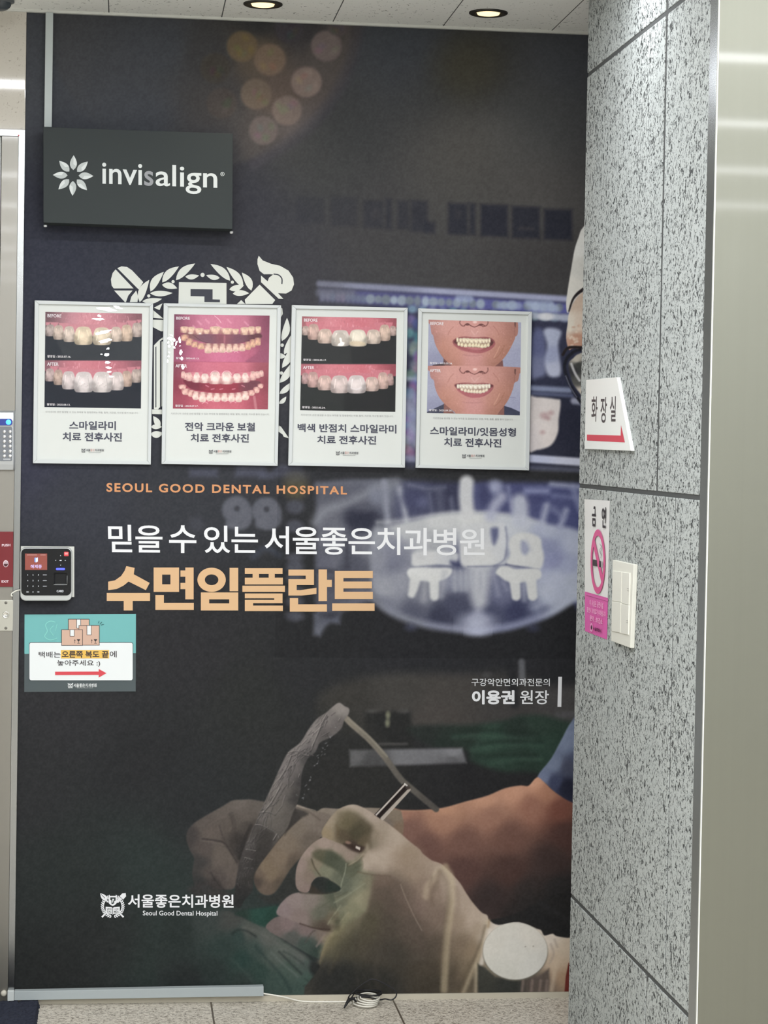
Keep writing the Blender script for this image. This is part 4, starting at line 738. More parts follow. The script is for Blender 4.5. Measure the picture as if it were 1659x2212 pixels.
# ------------------------------------------------------------------ lettering and crest printed on the film (children of the wall print)
I_WHITE = mat('white_ink', (224, 226, 229), 0.5, spec=0.2); I_ORANGE = mat('orange_ink', (206, 146, 102), 0.5, spec=0.2); I_PEACH = mat('peach_ink', (209, 173, 133), 0.5, spec=0.2)
I_CREAM = mat('cream_ink', (207, 210, 204), 0.5, spec=0.2); I_DARK = mat('film_dark_ink', (58, 60, 69), 0.5, spec=0.2); I_NAVY = mat('dark_slate_ink', (60, 64, 76), 0.5, spec=0.2)
PW = lambda x, y, dpt: W(x, y, -dpt)
p = Print(PW); p.text('SEOUL GOOD DENTAL HOSPITAL', [(230, 1043.2), (749.5, 1050.4), (749.5, 1068.6), (230, 1062.4)], I_ORANGE, 0.028, 1.22)
p.build('small_heading', mural)
p = Print(PW); Z3 = (200, 1020, 2.676)
p.text('믿을', [(88, 303), (404, 306), (404, 465), (92, 462)], I_WHITE, 0.012, .95, Z3); p.text('수', [(442, 306), (600, 308), (600, 469), (442, 467)], I_WHITE, 0.012, 1, Z3); p.text('있는', [(643, 308), (956, 311), (956, 470), (645, 468)], I_WHITE, 0.012, .95, Z3)
p.text('서울좋은치과병원', [(571.8, 1136.5), (1047, 1141.5), (1047, 1201), (571.8, 1197)], I_WHITE, 0.012, .93)
p.build('white_heading', mural)
p = Print(PW, T=(200, 1020, 2.676))
def R(*r):
    for x0, y0, x1, y1 in r: p.rect(x0, y0, x1, y1, I_PEACH)
p.poly([(195, 543), (243, 553), (238, 590), (330, 640), (308, 682), (208, 632), (180, 655), (140, 675), (90, 682), (90, 633), (130, 625), (165, 600), (185, 570)], I_PEACH)
R((82, 698, 332, 744), (180, 740, 232, 799))
R((353, 551, 402, 692), (450, 551, 500, 692), (400, 551, 452, 592), (400, 648, 452, 692), (508, 568, 542, 604), (508, 640, 542, 676), (536, 551, 584, 735), (363, 710, 412, 796), (410, 755, 585, 796))
p.ring(688, 622, 82, 70, 43, I_PEACH, wy=39)
R((792, 553, 842, 688), (626, 695, 674, 799), (790, 695, 842, 799), (672, 695, 792, 735), (672, 758, 792, 799))
R((880, 555, 1098, 588), (925, 586, 962, 612), (1018, 586, 1053, 612), (880, 610, 1100, 649), (866, 656, 1112, 692), (880, 701, 1098, 729), (1050, 727, 1098, 746), (880, 738, 1098, 757), (880, 755, 928, 773), (880, 771, 1100, 803))
R((1132, 563, 1280, 598), (1232, 596, 1280, 622), (1132, 618, 1280, 652), (1132, 650, 1180, 684), (1306, 562, 1355, 745), (1353, 622, 1383, 664), (1140, 728, 1188, 806), (1186, 764, 1355, 806))
p.poly([(1132, 680), (1200, 682), (1294, 668), (1294, 704), (1210, 713), (1132, 713)], I_PEACH)
R((1400, 570, 1450, 733), (1448, 570, 1620, 612), (1448, 632, 1615, 672), (1448, 691, 1620, 733), (1385, 758, 1630, 802))
p.build('peach_heading', mural)
p = Print(PW)
p.text('구강악안면외과전문의', [(1018.5, 1465.5), (1187.5, 1465.8), (1187.5, 1482.3), (1018.5, 1481.8)], I_WHITE, 0.004)
p.text('이용권', [(1019.5, 1491), (1112, 1491), (1112, 1521.6), (1019.5, 1521.6)], I_WHITE, 0.04)
p.text('원장', [(1123.4, 1491), (1186, 1491.4), (1185.5, 1521.4), (1123.2, 1521.2)], I_WHITE, 0.012)
p.poly([(1206, 1462), (1214, 1462), (1212.5, 1527), (1204.2, 1527)], I_WHITE)
p.build('doctor_caption', mural)
# crest, large, partly hidden by the hanging pictures
p = Print(PW, T=(220, 540, 3.770))
C_ = I_CREAM
p.poly([(112, 158), (88, 188), (74, 240), (80, 290), (97, 313), (258, 313)], C_); p.poly([(126, 148), (160, 133), (205, 138), (245, 165), (337, 262), (300, 322)], C_)
p.poly([(100, 330), (250, 330), (215, 372), (196, 425), (188, 425)], C_); p.poly([(280, 330), (296, 380), (290, 425), (228, 425), (240, 380)], C_)
for b0, t0, w_, bd in (((604, 246), (760, 110), 62, -14), ((492, 264), (628, 134), 62, -14), ((396, 338), (505, 178), 62, -16), ((308, 425), (386, 243), 62, -16), ((680, 218), (792, 208), 42, 6), ((490, 283), (614, 312), 52, -6), ((392, 352), (577, 350), 46, 4), ((330, 418), (490, 398), 46, 6),
                       ((1045, 250), (885, 114), 62, 14), ((1150, 302), (1015, 138), 62, 14), ((1218, 330), (1140, 184), 60, 14), ((960, 228), (850, 205), 42, -6), ((1038, 322), (1157, 285), 50, 6), ((1066, 356), (1200, 352), 48, -4),
                       ((1466, 742), (1508, 552), 60, 16), ((1484, 850), (1548, 682), 58, 14), ((1468, 960), (1552, 775), 58, 14), ((1448, 1082), (1548, 918), 58, 14), ((1448, 1170), (1542, 1078), 46, 10), ((1444, 1252), (1502, 1194), 34, 6), ((1420, 860), (1500, 868), 44, 0)):
    p.leaf(b0, t0, w_, C_, bd)
for x, y, r in ((820, 203, 17), (580, 258, 13), (382, 374, 13), (1063, 262, 13), (1468, 775, 14), (1462, 1002, 14)): p.ell(x, y, r, r, C_)
p.poly([(628, 262), (1015, 268), (1015, 440), (624, 436)], C_); p.poly([(722, 318), (902, 321), (902, 402), (962, 404), (962, 426), (835, 424), (835, 378), (722, 376)], I_DARK)
p.poly([(1278, 47), (1310, 85), (1380, 113), (1450, 128), (1520, 168), (1558, 225), (1565, 280), (1545, 330), (1500, 355), (1435, 352), (1478, 398), (1440, 397), (1296, 262), (1296, 208), (1350, 255), (1362, 225), (1395, 200), (1370, 197), (1320, 198), (1285, 170), (1267, 115), (1268, 75)], C_)
p.line([(1398, 196), (1440, 204), (1466, 234), (1466, 278)], 10, I_DARK, 4)
p.poly([(1285, 282), (1412, 408), (1388, 440), (1170, 440), (1164, 405)], C_); p.poly([(1135, 408), (1168, 440), (1100, 440)], C_)
p.poly([(1444, 452), (1470, 478), (1474, 520), (1444, 575)], C_); p.poly([(1436, 1430), (1528, 1540), (1436, 1478)], C_); p.poly([(1440, 1428), (1460, 1440), (1526, 1536), (1480, 1520)], C_)
p.poly([(424, 470), (494, 434), (470, 490)], C_); p.poly([(418, 490), (502, 560), (418, 552)], C_); p.poly([(412, 568), (502, 570), (502, 662), (480, 662), (412, 626)], C_)
p.poly([(424, 776), (470, 730), (502, 708), (502, 728), (474, 742), (474, 1280), (456, 1298), (424, 1296)], C_); p.poly([(486, 745), (502, 745), (502, 1270), (486, 1275)], C_)
p.poly([(436, 790), (444, 784), (444, 1280), (436, 1284)], I_DARK); p.poly([(408, 1298), (498, 1300), (498, 1338), (408, 1336)], C_)
p.leaf((470, 1452), (418, 1352), 50, C_, 6); p.leaf((400, 1440), (490, 1440), 40, C_, 0); p.leaf((396, 1500), (500, 1490), 56, C_, 8)
p.build('large_crest', mural)

def crest(p, cx, cy_, r, ink, paper, T=None, words=False):
    """small hospital crest: wreath ring, shield with key shape, open book, crossed quill and torch"""
    k = r / 30.0
    def q(*a): return [(cx + x * k, cy_ + y * k) for x, y in a]
    p.line(q((-26, 28), (-17, 19)), 4 * k, ink, T=T); p.line(q((26, 28), (17, 19)), 4 * k, ink, T=T)
    p.line(q((-12, -8), (-20, -20)), 3.4 * k, ink, T=T); p.line(q((10, -8), (19, -18)), 7 * k, ink, T=T)
    p.leaf(*q((-14, -12), (-30, -29)), 12 * k, ink, T=T); p.line(q((-15, -14), (-28, -27)), 1.4 * k, paper, T=T)
    p.poly(q((15, -21), (23, -29), (31, -30), (32, -22), (24, -13)), ink, T=T); p.line(q((16, -22), (24, -14)), 1.6 * k, paper, T=T)
    n = 15
    for s_ in (-1, 1):
        for i in range(n):
            a = math.radians(-66 + 148 * i / (n - 1)); x, y = 24.5 * math.cos(a), 24.5 * math.sin(a) + 2; tx, ty = -math.sin(a), math.cos(a)
            for o_ in (-1, 1):
                ux, uy = -tx * .8 + o_ * math.cos(a) * .75, -ty * .8 + o_ * math.sin(a) * .75
                p.leaf(*q((x * s_, y), ((x + ux * 5.6) * s_, y + uy * 5.6)), 2.9 * k, ink, T=T)
    p.poly(q((-10, -23), (10, -23), (10, -6), (5, -1), (0, 1), (-5, -1), (-10, -6)), ink, T=T); p.poly(q((-6, -19.5), (7, -19.5), (7, -12), (3.5, -10), (3.5, -5), (-3, -3), (-3, -12), (-6, -14)), paper, T=T); p.poly(q((-1, -16), (3, -16), (3, -13), (1, -11), (1, -7), (-1, -7)), ink, T=T)
    p.poly(q((-17, 3), (-3, 4), (0, 6), (3, 4), (17, 3), (17, 19), (3, 20), (0, 22), (-3, 20), (-17, 19)), ink, T=T)
    for x0, a_, b_ in ((-14.5, 'VERI', 'TAS'), (3, 'LUX', 'MEA')):
        for y0, t_ in ((6.2, a_), (12.6, b_)):
            if words: p.text(t_, q((x0, y0), (x0 + 11.5, y0), (x0 + 11.5, y0 + 5), (x0, y0 + 5)), paper, .015, T=T)
            else: p.poly(q((x0, y0 + 1), (x0 + 11, y0 + 1), (x0 + 11, y0 + 4), (x0, y0 + 4)), paper, T=T)
    p.line(q((0, 6), (0, 21)), 1.2 * k, paper, T=T)
p = Print(PW); I_D2 = mat('film_deep_ink', (44, 52, 51), 0.5, spec=0.2)
crest(p, 243.5, 1956, 27, I_WHITE, I_D2, words=True); p.build('small_crest', mural)
p = Print(PW)
p.text('서울좋은치과병원', [(276.5, 1931.8), (504.6, 1932.5), (504.6, 1961.2), (276.5, 1960.6)], I_WHITE, 0.02)
p.text('Seoul Good Dental Hospital', [(308.5, 1967.2), (469.5, 1967.8), (469.5, 1981), (308.5, 1980.4)], I_WHITE, 0.006)
p.build('hospital_name', mural)

# ------------------------------------------------------------------ trunking
b = MB(); a0, a1 = W(98.6, 22, -0.016), W(115, 24.5, -0.016); z0 = W(100, 274, -0.016).z
b.box((a0.x, -0.016, z0), (a1.x, -0.0006, CZ - 0.0065))
o = b.build('cable_trunking', M_DUCT2, None, 0.0012); tag(o, 'pale grey vertical cable trunking between ceiling and dark sign box', 'cable trunking')
b = MB(); q = [W(31, 2141.5, -.03), W(569.5, 2131, -.03), W(569.5, 2152, -.03), W(31, 2161, -.03)]
b.hexa(q, [Vector((v.x, -0.0066, v.z)) for v in q])
rw = b.build('floor_cable_trunking', M_DUCT, None, 0.0012); tag(rw, 'long grey cable trunking lying along the foot of the wall print', 'cable trunking')
b = MB(); q = [W(16, 2141, -.03), W(30.4, 2141, -.03), W(30.4, 2162, -.03), W(16, 2163, -.03)]
b.hexa(q, [Vector((v.x, -0.0128, v.z)) for v in q]); b.build('end_piece', mat('pale_end_piece', (184, 190, 190), 0.45), rw, 0.0012)

# ------------------------------------------------------------------ dark sign box with logo
YS = -0.075
s_ = thing('sign_box', 'dark grey sign box with white flower logo and lettering, mounted high up', 'sign')
b = MB(); q = [W(93.5, 274.5, YS), W(503, 288.5, YS), W(502, 495, YS), W(93.8, 480.5, YS)]
b.hexa(q, [Vector((v.x, -0.0005, v.z)) for v in q]); bd = b.build('box_body', mat('dark_grey_sign_face', (60, 65, 66), 0.6, spec=0.08), s_, 0.0012)
for x, y in ((98, 487), (500, 501)):
    b = MB(); v = W(x, y, -0.06); b.lathe((v.x, v.y, v.z - 0.003), (0, 0, -1), [(0, -0.004), (0.0045, -0.004), (0.0045, 0.0), (0.003, 0.0015), (0, 0.0015)], 12)
    b.build('screw', mat('pale_screw', (190, 192, 192), 0.4), s_)
I_LOGO = mat('sign_white', (212, 218, 218), 0.5); I_LOGO2 = mat('sign_white_shaded', (184, 191, 191), 0.5); I_LG = mat('sign_grey', (146, 149, 154), 0.5)
p = Print(lambda x, y, dpt: W(x, y, YS - dpt), T=(0, 0, 2.514))
for k in range(8):
    a = math.radians(45 * k - 90 + 1.5); ca, sa = math.cos(a), math.sin(a)
    def pt(u, v): return (397 + u * ca - v * sa, 953 + u * sa + v * ca)
    up = [pt(30 + 80 * t, 19 * math.sin(math.pi * t ** 0.8) ** 0.95) for t in np.linspace(0, 1, 9)]; dn = [pt(30 + 80 * t, -19 * math.sin(math.pi * t ** 0.8) ** 0.95) for t in np.linspace(0, 1, 9)]
    p.poly(up + [pt(70, 0)], I_LOGO); p.poly(dn + [pt(70, 0)], I_LOGO2); p.poly([pt(31, 0)] + up[1:3] + [pt(62, 0)] + dn[1:3][::-1], I_LOGO2)
p.build('flower_logo', s_)
p = Print(lambda x, y, dpt: W(x, y, YS - dpt), T=(0, 0, 2.514))
p.text('invi', [(555, 883), (772, 891), (772, 1006), (555, 999)], I_LOGO, 0.011); p.text('s', [(783, 928), (833, 929), (833, 1010), (783, 1009)], I_LG, 0.014)
p.text('align', [(845, 893), (1180, 905), (1180, 1058), (845, 1046)], I_LOGO, 0.009)
p.ring(1208, 945, 11, 11, 2.5, I_LOGO); p.text('R', [(1204, 939), (1212, 939), (1212, 951), (1204, 951)], I_LOGO, 0.02)
p.build('lettering', s_)

# ------------------------------------------------------------------ four framed before / after pictures
M_PIC = vcol_mat('printed_picture', 0.5, 0.06)
I_TITLE = mat('dark_blue_grey_ink', (66, 68, 84), 0.5); I_FAINT = mat('pale_grey_ink', (150, 152, 152), 0.6); I_RED = mat('pale_red_ink', (196, 120, 110), 0.6); I_LOGOB = mat('charcoal_ink', (84, 86, 92), 0.6)
M_PAPER = mat('white_paper', (209, 213, 210), 0.5)
YF = -0.015
def bil(q, u, v):
    q = [np.array(a, float) for a in q]
    return (q[0] * (1 - u) + q[1] * u) * (1 - v) + (q[3] * (1 - u) + q[2] * u) * v
PINK = (206, 116, 130)
def tooth(cv, cx, top, bot, w, col, up=True, glare=True, edge=None, taper=.36, clip=None):
    """one printed tooth; up = upper jaw (wide biting edge below)"""
    h = bot - top; o = [(-taper * .95, .08), (-taper * .42, 0), (taper * .42, 0), (taper * .95, .08), (.46, .36), (.5, .66), (.48, .88), (.38, .98), (.14, 1), (-.14, 1), (-.38, .98), (-.48, .88), (-.5, .66), (-.46, .36)]; w = w * 1.12
    f = (lambda y: top + y * h) if up else (lambda y: bot - y * h)
    P = [(cx + x * w, f(y)) for x, y in o]; c = np.array(col, float); ed = np.array(edge, float) if edge else c * .74
    hi = np.minimum(c * 1.06 + 6, 255)
    cv.fill(P, [(cx - .45 * w, f(.6), *ed), (cx + .45 * w, f(.6), *ed), (cx - .1 * w, f(.5), *hi), (cx + .1 * w, f(.7), *c), (cx, f(.1), *(c * .9)), (cx, f(.95), *(c * .93)), (cx - .3 * w, f(.4), *c), (cx + .3 * w, f(.4), *c), (cx - .4 * w, f(.95), *(ed * .9)), (cx + .4 * w, f(.95), *(ed * .9))], 6, 1, 3)
    if glare:
        g_ = tuple(np.minimum(c * 1.15 + 12, 250))
        cv.line([(cx - .22 * w, f(.22)), (cx - .26 * w, f(.5)), (cx - .3 * w, f(.72))], (.07 * w, .03 * w), g_, 4, .7); cv.line([(cx + .18 * w, f(.18)), (cx + .28 * w, f(.5))], (.05 * w, .02 * w), g_, 4, .5)
def gums(cv, edge, y0, cols, seed, x0=205, x1=1470):
    m = cv.fill([(x0, y0), (x1, y0)] + [(ex, ey + 30) for ex, ey in edge], cols, 9, 1, 0)
    rg = random.Random(seed)
    for k in range(46):
        x = rg.uniform(x0 + 160, x1 - 160); y = rg.uniform(y0 + 10, y0 + 150)
        cv.line([(x, y), (x + rg.uniform(-14, 14), y + rg.uniform(14, 46))], (rg.uniform(6, 16), 3), rg.choice([(232, 158, 168), (228, 142, 154), (176, 86, 104), (190, 96, 112)]), 8, .5, clip=m)
def papillae(cv, L, col, up=True, wide=1.0):
    """gum that runs down between neighbouring teeth"""
    S_ = sorted(L, key=lambda t_: t_[0])
    for a_, b_ in zip(S_, S_[1:]):
        xm = (a_[0] + a_[3] / 2 + b_[0] - b_[3] / 2) / 2; hh = min(a_[2] - a_[1], b_[2] - b_[1])
        if up: y0_, y1_ = min(a_[1], b_[1]) - 30, max(a_[1], b_[1]) + .52 * hh
        else: y0_, y1_ = max(a_[2], b_[2]) + 30, min(a_[2], b_[2]) - .42 * hh
        q = .7 * (a_[3] + b_[3]) / 2 * wide
        cv.fill([(a_[0], y0_), (b_[0], y0_), (xm + q * .3, (y0_ + y1_ * 2) / 3), (xm, y1_), (xm - q * .3, (y0_ + y1_ * 2) / 3)], col, 7, .95, 0)
def teeth(cv, L, col, up=True, **k_):
    papillae(cv, L, col, up)
    for t_ in L: tooth(cv, *t_, up=up, **k_)
def pic1(cv):
    cv.C[:] = (56, 60, 66); cv.fill([(205, 200), (420, 200), (380, 600), (480, 815), (205, 815)], (45, 49, 57), 20, .9, 0)
    gums(cv, [(1470, 350), (1390, 350), (1290, 390), (1180, 410), (1060, 430), (950, 430), (828, 470), (712, 420), (620, 420), (530, 410), (400, 390), (300, 390), (205, 370)], 190, [(240, 230, 92, 60, 72), (260, 330, 112, 80, 86), (400, 260, 150, 92, 106), (560, 300, 196, 116, 132), (720, 330, 208, 118, 132), (850, 300, 206, 112, 128), (850, 400, 208, 110, 124), (1000, 330, 204, 116, 132), (1150, 280, 182, 96, 114), (1300, 260, 150, 78, 94), (1440, 240, 116, 60, 76), (1420, 330, 128, 78, 84)], 1)
    teeth(cv, [(232, 372, 470, 70, (122, 104, 106)), (1452, 330, 470, 60, (150, 128, 124)), (288, 362, 512, 112, (172, 150, 144)), (395, 372, 556, 124, (196, 170, 154)), (1396, 340, 522, 118, (186, 162, 152)), (530, 385, 586, 134, (208, 184, 168)), (1265, 365, 577, 134, (204, 170, 144)), (1130, 392, 582, 134, (208, 182, 164)), (712, 390, 622, 210, (226, 200, 164)), (950, 400, 625, 212, (224, 202, 170))], (196, 108, 122))
    cv.fill([(205, 816), (1470, 835), (1470, 1450), (205, 1450)], (38, 42, 52), 2, 1, 0)
    gums(cv, [(1470, 930), (1385, 930), (1265, 970), (1140, 1000), (950, 1000), (830, 1030), (715, 1000), (525, 980), (395, 950), (285, 930), (205, 930)], 822, [(240, 860, 118, 62, 78), (320, 910, 140, 86, 96), (500, 880, 190, 86, 104), (700, 910, 206, 100, 116), (850, 900, 196, 84, 102), (830, 990, 208, 104, 118), (1000, 920, 194, 84, 102), (1200, 900, 176, 78, 96), (1400, 870, 130, 62, 78)], 2)
    teeth(cv, [(1440, 930, 1050, 50, (150, 128, 124)), (283, 925, 1090, 110, (182, 152, 150)), (392, 940, 1136, 112, (184, 150, 134)), (1385, 935, 1106, 116, (180, 156, 146)), (524, 960, 1192, 156, (206, 188, 188)), (1265, 955, 1158, 120, (188, 152, 134)), (1142, 970, 1204, 156, (206, 188, 186)), (716, 968, 1231, 222, (216, 202, 202)), (950, 968, 1231, 226, (216, 202, 200))], (196, 98, 114))
    for cx in (716, 950):
        for dx in (-70, 70): cv.line([(cx + dx * .7, 1020), (cx + dx, 1120), (cx + dx * 1.05, 1190)], 7, (150, 134, 136), 5, .6)
        for k in range(6): cv.ell(cx - 50 + k * 20, 1110 + (k * 37) % 50, 9, 6, (176, 164, 164), 5, .6)
    cv.line([(205, 818), (1470, 836)], 5, (140, 62, 80), 2, .8, 0)
def pic3(cv):
    cv.C[:] = (50, 52, 54); cv.fill([(820, 200), (1450, 200), (1450, 840), (860, 840)], (42, 43, 46), 20, .9, 0)
    gums(cv, [(1450, 330), (1385, 360), (1280, 370), (1135, 420), (935, 420), (828, 470), (715, 420), (520, 410), (370, 350), (270, 350), (190, 330)], 215, [(240, 260, 150, 76, 84), (400, 270, 190, 92, 104), (560, 330, 216, 116, 130), (715, 350, 214, 110, 124), (830, 320, 204, 86, 104), (830, 430, 214, 110, 124), (1000, 320, 204, 84, 102), (1120, 330, 216, 110, 124), (1280, 280, 186, 74, 90), (1420, 280, 140, 54, 68)], 3)
    teeth(cv, [(268, 350, 470, 86, (186, 156, 146)), (1385, 350, 476, 82, (182, 150, 142)), (370, 326, 528, 136, (198, 156, 144)), (1280, 335, 542, 130, (206, 172, 152)), (518, 390, 575, 172, (210, 178, 162)), (1135, 398, 581, 168, (210, 186, 170)), (715, 404, 611, 214, (214, 200, 190)), (936, 398, 612, 210, (220, 206, 186))], (204, 100, 116))
    cv.fill([(640, 500), (720, 430), (800, 500), (790, 590), (650, 590)], (176, 164, 152), 12, .6); cv.fill([(700, 505), (725, 505), (735, 550), (765, 565), (745, 605), (680, 603), (690, 575), (710, 560)], (250, 248, 242), 6, .95)
    cv.fill([(850, 545), (1020, 560), (1010, 605), (850, 600)], (216, 190, 150), 14, .7); cv.fill([(880, 420), (990, 420), (1010, 520), (880, 530)], (238, 228, 206), 16, .7)
    cv.fill([(190, 832), (1450, 850), (1450, 1460), (190, 1460)], (44, 47, 48), 2, 1, 0); cv.fill([(760, 1100), (1450, 1100), (1450, 1460), (760, 1460)], (36, 37, 40), 20, .9, 0)
    gums(cv, [(1450, 960), (1350, 970), (1255, 980), (1115, 1020), (920, 1010), (808, 1060), (705, 1010), (515, 1000), (360, 960), (260, 960), (190, 950)], 838, [(240, 880, 166, 78, 92), (400, 900, 186, 80, 96), (560, 930, 212, 108, 122), (705, 950, 208, 98, 112), (808, 1000, 214, 112, 124), (830, 900, 208, 90, 106), (1000, 920, 204, 78, 96), (1110, 960, 214, 106, 120), (1300, 890, 176, 62, 78), (1420, 900, 130, 46, 60)], 5)
    teeth(cv, [(262, 950, 1092, 88, (176, 132, 132)), (1350, 960, 1112, 80, (180, 140, 134)), (362, 940, 1138, 128, (194, 146, 140)), (1256, 945, 1158, 126, (204, 162, 150)), (514, 985, 1174, 168, (206, 168, 158)), (1114, 1002, 1188, 162, (208, 174, 162)), (704, 985, 1212, 212, (210, 186, 182)), (920, 982, 1214, 214, (216, 200, 200))], (202, 98, 114))
    cv.fill([(870, 1060), (960, 1040), (980, 1140), (860, 1160)], (226, 210, 208), 14, .6); cv.line([(860, 1150), (920, 1160), (980, 1140)], 14, (232, 222, 226), 8, .6)
    cv.line([(190, 834), (1450, 852)], 5, (150, 56, 70), 2, .8, 0)
def pic2(cv):
    cv.C[:] = (140, 62, 88)
    cv.fill([(190, 220), (1450, 220), (1450, 850), (190, 840)], [(240, 280, 110, 56, 80), (400, 300, 176, 84, 116), (600, 330, 206, 112, 142), (850, 320, 206, 106, 138), (1100, 330, 200, 104, 134), (1300, 300, 150, 70, 98), (1410, 300, 112, 50, 74), (240, 500, 116, 44, 70), (300, 700, 138, 58, 90), (500, 740, 186, 84, 120), (750, 760, 206, 96, 136), (950, 780, 200, 90, 130), (1200, 740, 186, 80, 112), (1380, 600, 132, 60, 88), (1380, 780, 140, 62, 92), (600, 800, 190, 80, 116)], 3, 1, 0)
    cv.fill([(330, 440), (420, 480), (600, 480), (800, 485), (1000, 480), (1180, 490), (1300, 470), (1340, 520), (1250, 560), (1100, 590), (980, 610), (800, 610), (640, 600), (480, 560), (380, 520)], [(400, 490, 130, 80, 80), (600, 540, 122, 76, 96), (860, 520, 138, 70, 86), (1050, 540, 122, 72, 92), (1250, 510, 96, 52, 62)], 10)
    cv.line([(860, 510), (858, 590)], 22, (178, 94, 110), 10, .7); cv.line([(450, 490), (640, 600), (1000, 612), (1250, 540)], 8, (84, 42, 54), 6, .5)
    for x, y in ((520, 320), (900, 300), (1120, 330), (620, 300), (760, 360), (460, 380)): cv.line([(x, y), (x + 40, y + 40)], 20, (226, 146, 172), 14, .6)
    cv.line([(730, 250), (780, 290), (815, 340)], 7, (244, 206, 218), 4, .7); cv.line([(700, 405), (745, 385), (800, 410)], 8, (240, 216, 222), 4, .7); cv.line([(800, 400), (860, 412)], 6, (240, 210, 214), 3, .7)
    for cx, t, bo, w in ((345, 400, 465, 80), (435, 405, 480, 70), (535, 420, 486, 90), (630, 440, 478, 70), (740, 400, 480, 110), (890, 420, 484, 120), (1000, 430, 484, 70), (1120, 410, 492, 90), (1205, 400, 486, 66), (1290, 400, 470, 60)): tooth(cv, cx, t - 14, bo + 4, w * 1.2, (222, 178, 152), True, True, (168, 104, 104), .46)
    cv.ell(420, 470, 26, 12, (226, 204, 190), 5, .7); cv.ell(545, 476, 16, 10, (236, 226, 220), 4, .8)
    for cx, t, bo, w in ((350, 500, 556, 80), (410, 550, 615, 80), (480, 590, 640, 76), (560, 610, 664, 84), (650, 612, 716, 84), (742, 616, 706, 86), (832, 614, 708, 82), (918, 620, 704, 84), (1002, 618, 690, 72), (1084, 614, 690, 74), (1160, 590, 672, 66), (1220, 560, 640, 60), (1285, 540, 616, 66)): tooth(cv, cx, t - 10, bo + 14, w * 1.1, (222, 178, 158) if 560 < cx < 1130 else (210, 156, 124), False, True, (176, 108, 108), .44)
    for x in (700, 790, 876, 962): cv.line([(x, 616), (x + 2, 690)], 5, (92, 50, 56), 3, .7)
    for x, y in ((740, 716), (800, 700), (880, 720), (960, 706), (1010, 720)): cv.line([(x - 26, y), (x, y - 16), (x + 24, y + 4)], 6, (240, 180, 196), 4, .7)
    cv.fill([(1130, 850), (1260, 740), (1360, 640), (1450, 600), (1450, 860)], (146, 66, 96), 14, .8)
    cv.fill([(190, 835), (1450, 848), (1450, 1460), (190, 1450)], [(240, 900, 116, 44, 62), (420, 880, 190, 84, 112), (620, 890, 206, 96, 122), (850, 880, 206, 94, 118), (1100, 890, 206, 98, 120), (1320, 920, 150, 64, 80), (1410, 1100, 128, 46, 62), (240, 1150, 124, 34, 54), (300, 1320, 160, 52, 74), (500, 1390, 196, 74, 96), (750, 1400, 206, 88, 108), (1000, 1410, 202, 84, 104), (1300, 1380, 170, 62, 82), (1400, 1400, 140, 50, 66), (250, 1420, 146, 50, 70), (850, 1180, 150, 40, 58)], 3, 1, 0)
    cv.fill([(330, 1070), (480, 1100), (650, 1110), (850, 1120), (1060, 1110), (1220, 1080), (1320, 1100), (1250, 1180), (1100, 1220), (950, 1240), (760, 1240), (600, 1220), (420, 1180)], [(450, 1120, 112, 30, 50), (700, 1170, 148, 40, 60), (900, 1150, 152, 38, 58), (1200, 1130, 110, 52, 66), (800, 1220, 160, 44, 60)], 8)
    for x, y, a in ((620, 1140, 0), (690, 1190, 1), (800, 1190, 1), (960, 1190, 1), (1080, 1140, 0)): cv.line([(x, y), (x + 34, y + (18 if a == 0 else -6))], 14, (214, 120, 140), 5, .7)
    for cx, t, bo, w in ((330, 960, 1050, 52), (375, 980, 1070, 70), (1330, 950, 1030, 56), (1280, 960, 1050, 70), (412, 975, 1086, 76), (1220, 960, 1076, 80), (500, 975, 1104, 100), (1126, 980, 1104, 100), (606, 990, 1112, 104), (1020, 988, 1108, 106), (738, 972, 1124, 148), (886, 972, 1126, 148)): tooth(cv, cx, t, bo, w, (232, 196, 188) if 440 < cx < 1180 else (220, 166, 158), True, True, (196, 130, 130), .36)
    for cx in (669, 812, 955, 553, 1073, 456, 1173): cv.fill([(cx - 34, 970), (cx + 34, 970), (cx + 5, 1030), (cx, 1046), (cx - 5, 1030)], (206, 104, 122), 6, .8, 0)
    for cx in (738, 886): cv.line([(cx - 60, 1000), (cx - 30, 962), (cx + 30, 962), (cx + 62, 1000)], 7, (246, 214, 216), 4, .8); cv.ell(cx, 1062, 46, 26, (244, 226, 218), 12, .6)
    for cx, t, bo, w in ((320, 1130, 1190, 80), (362, 1180, 1262, 86), (432, 1200, 1286, 78), (1320, 1120, 1180, 60), (1270, 1160, 1240, 66), (1205, 1200, 1272, 72), (492, 1218, 1326, 84), (578, 1226, 1356, 92), (672, 1236, 1340, 88), (762, 1240, 1352, 92), (860, 1240, 1346, 90), (950, 1238, 1348, 92), (1040, 1232, 1356, 88), (1126, 1216, 1330, 86)): tooth(cv, cx, t, bo, w * 1.1, (232, 194, 182) if 460 < cx < 1160 else (220, 164, 152), False, True, (188, 112, 112), .36)
    for x, y in ((610, 1360), (680, 1340), (900, 1340), (970, 1352)): cv.line([(x - 40, y + 14), (x, y - 6), (x + 36, y + 12)], 7, (244, 190, 198), 4, .6)
    cv.line([(1240, 1290), (1262, 1440)], 34, (206, 138, 144), 10, .5)
    cv.line([(190, 836), (1450, 849)], 5, (150, 56, 84), 3, .7, 0)
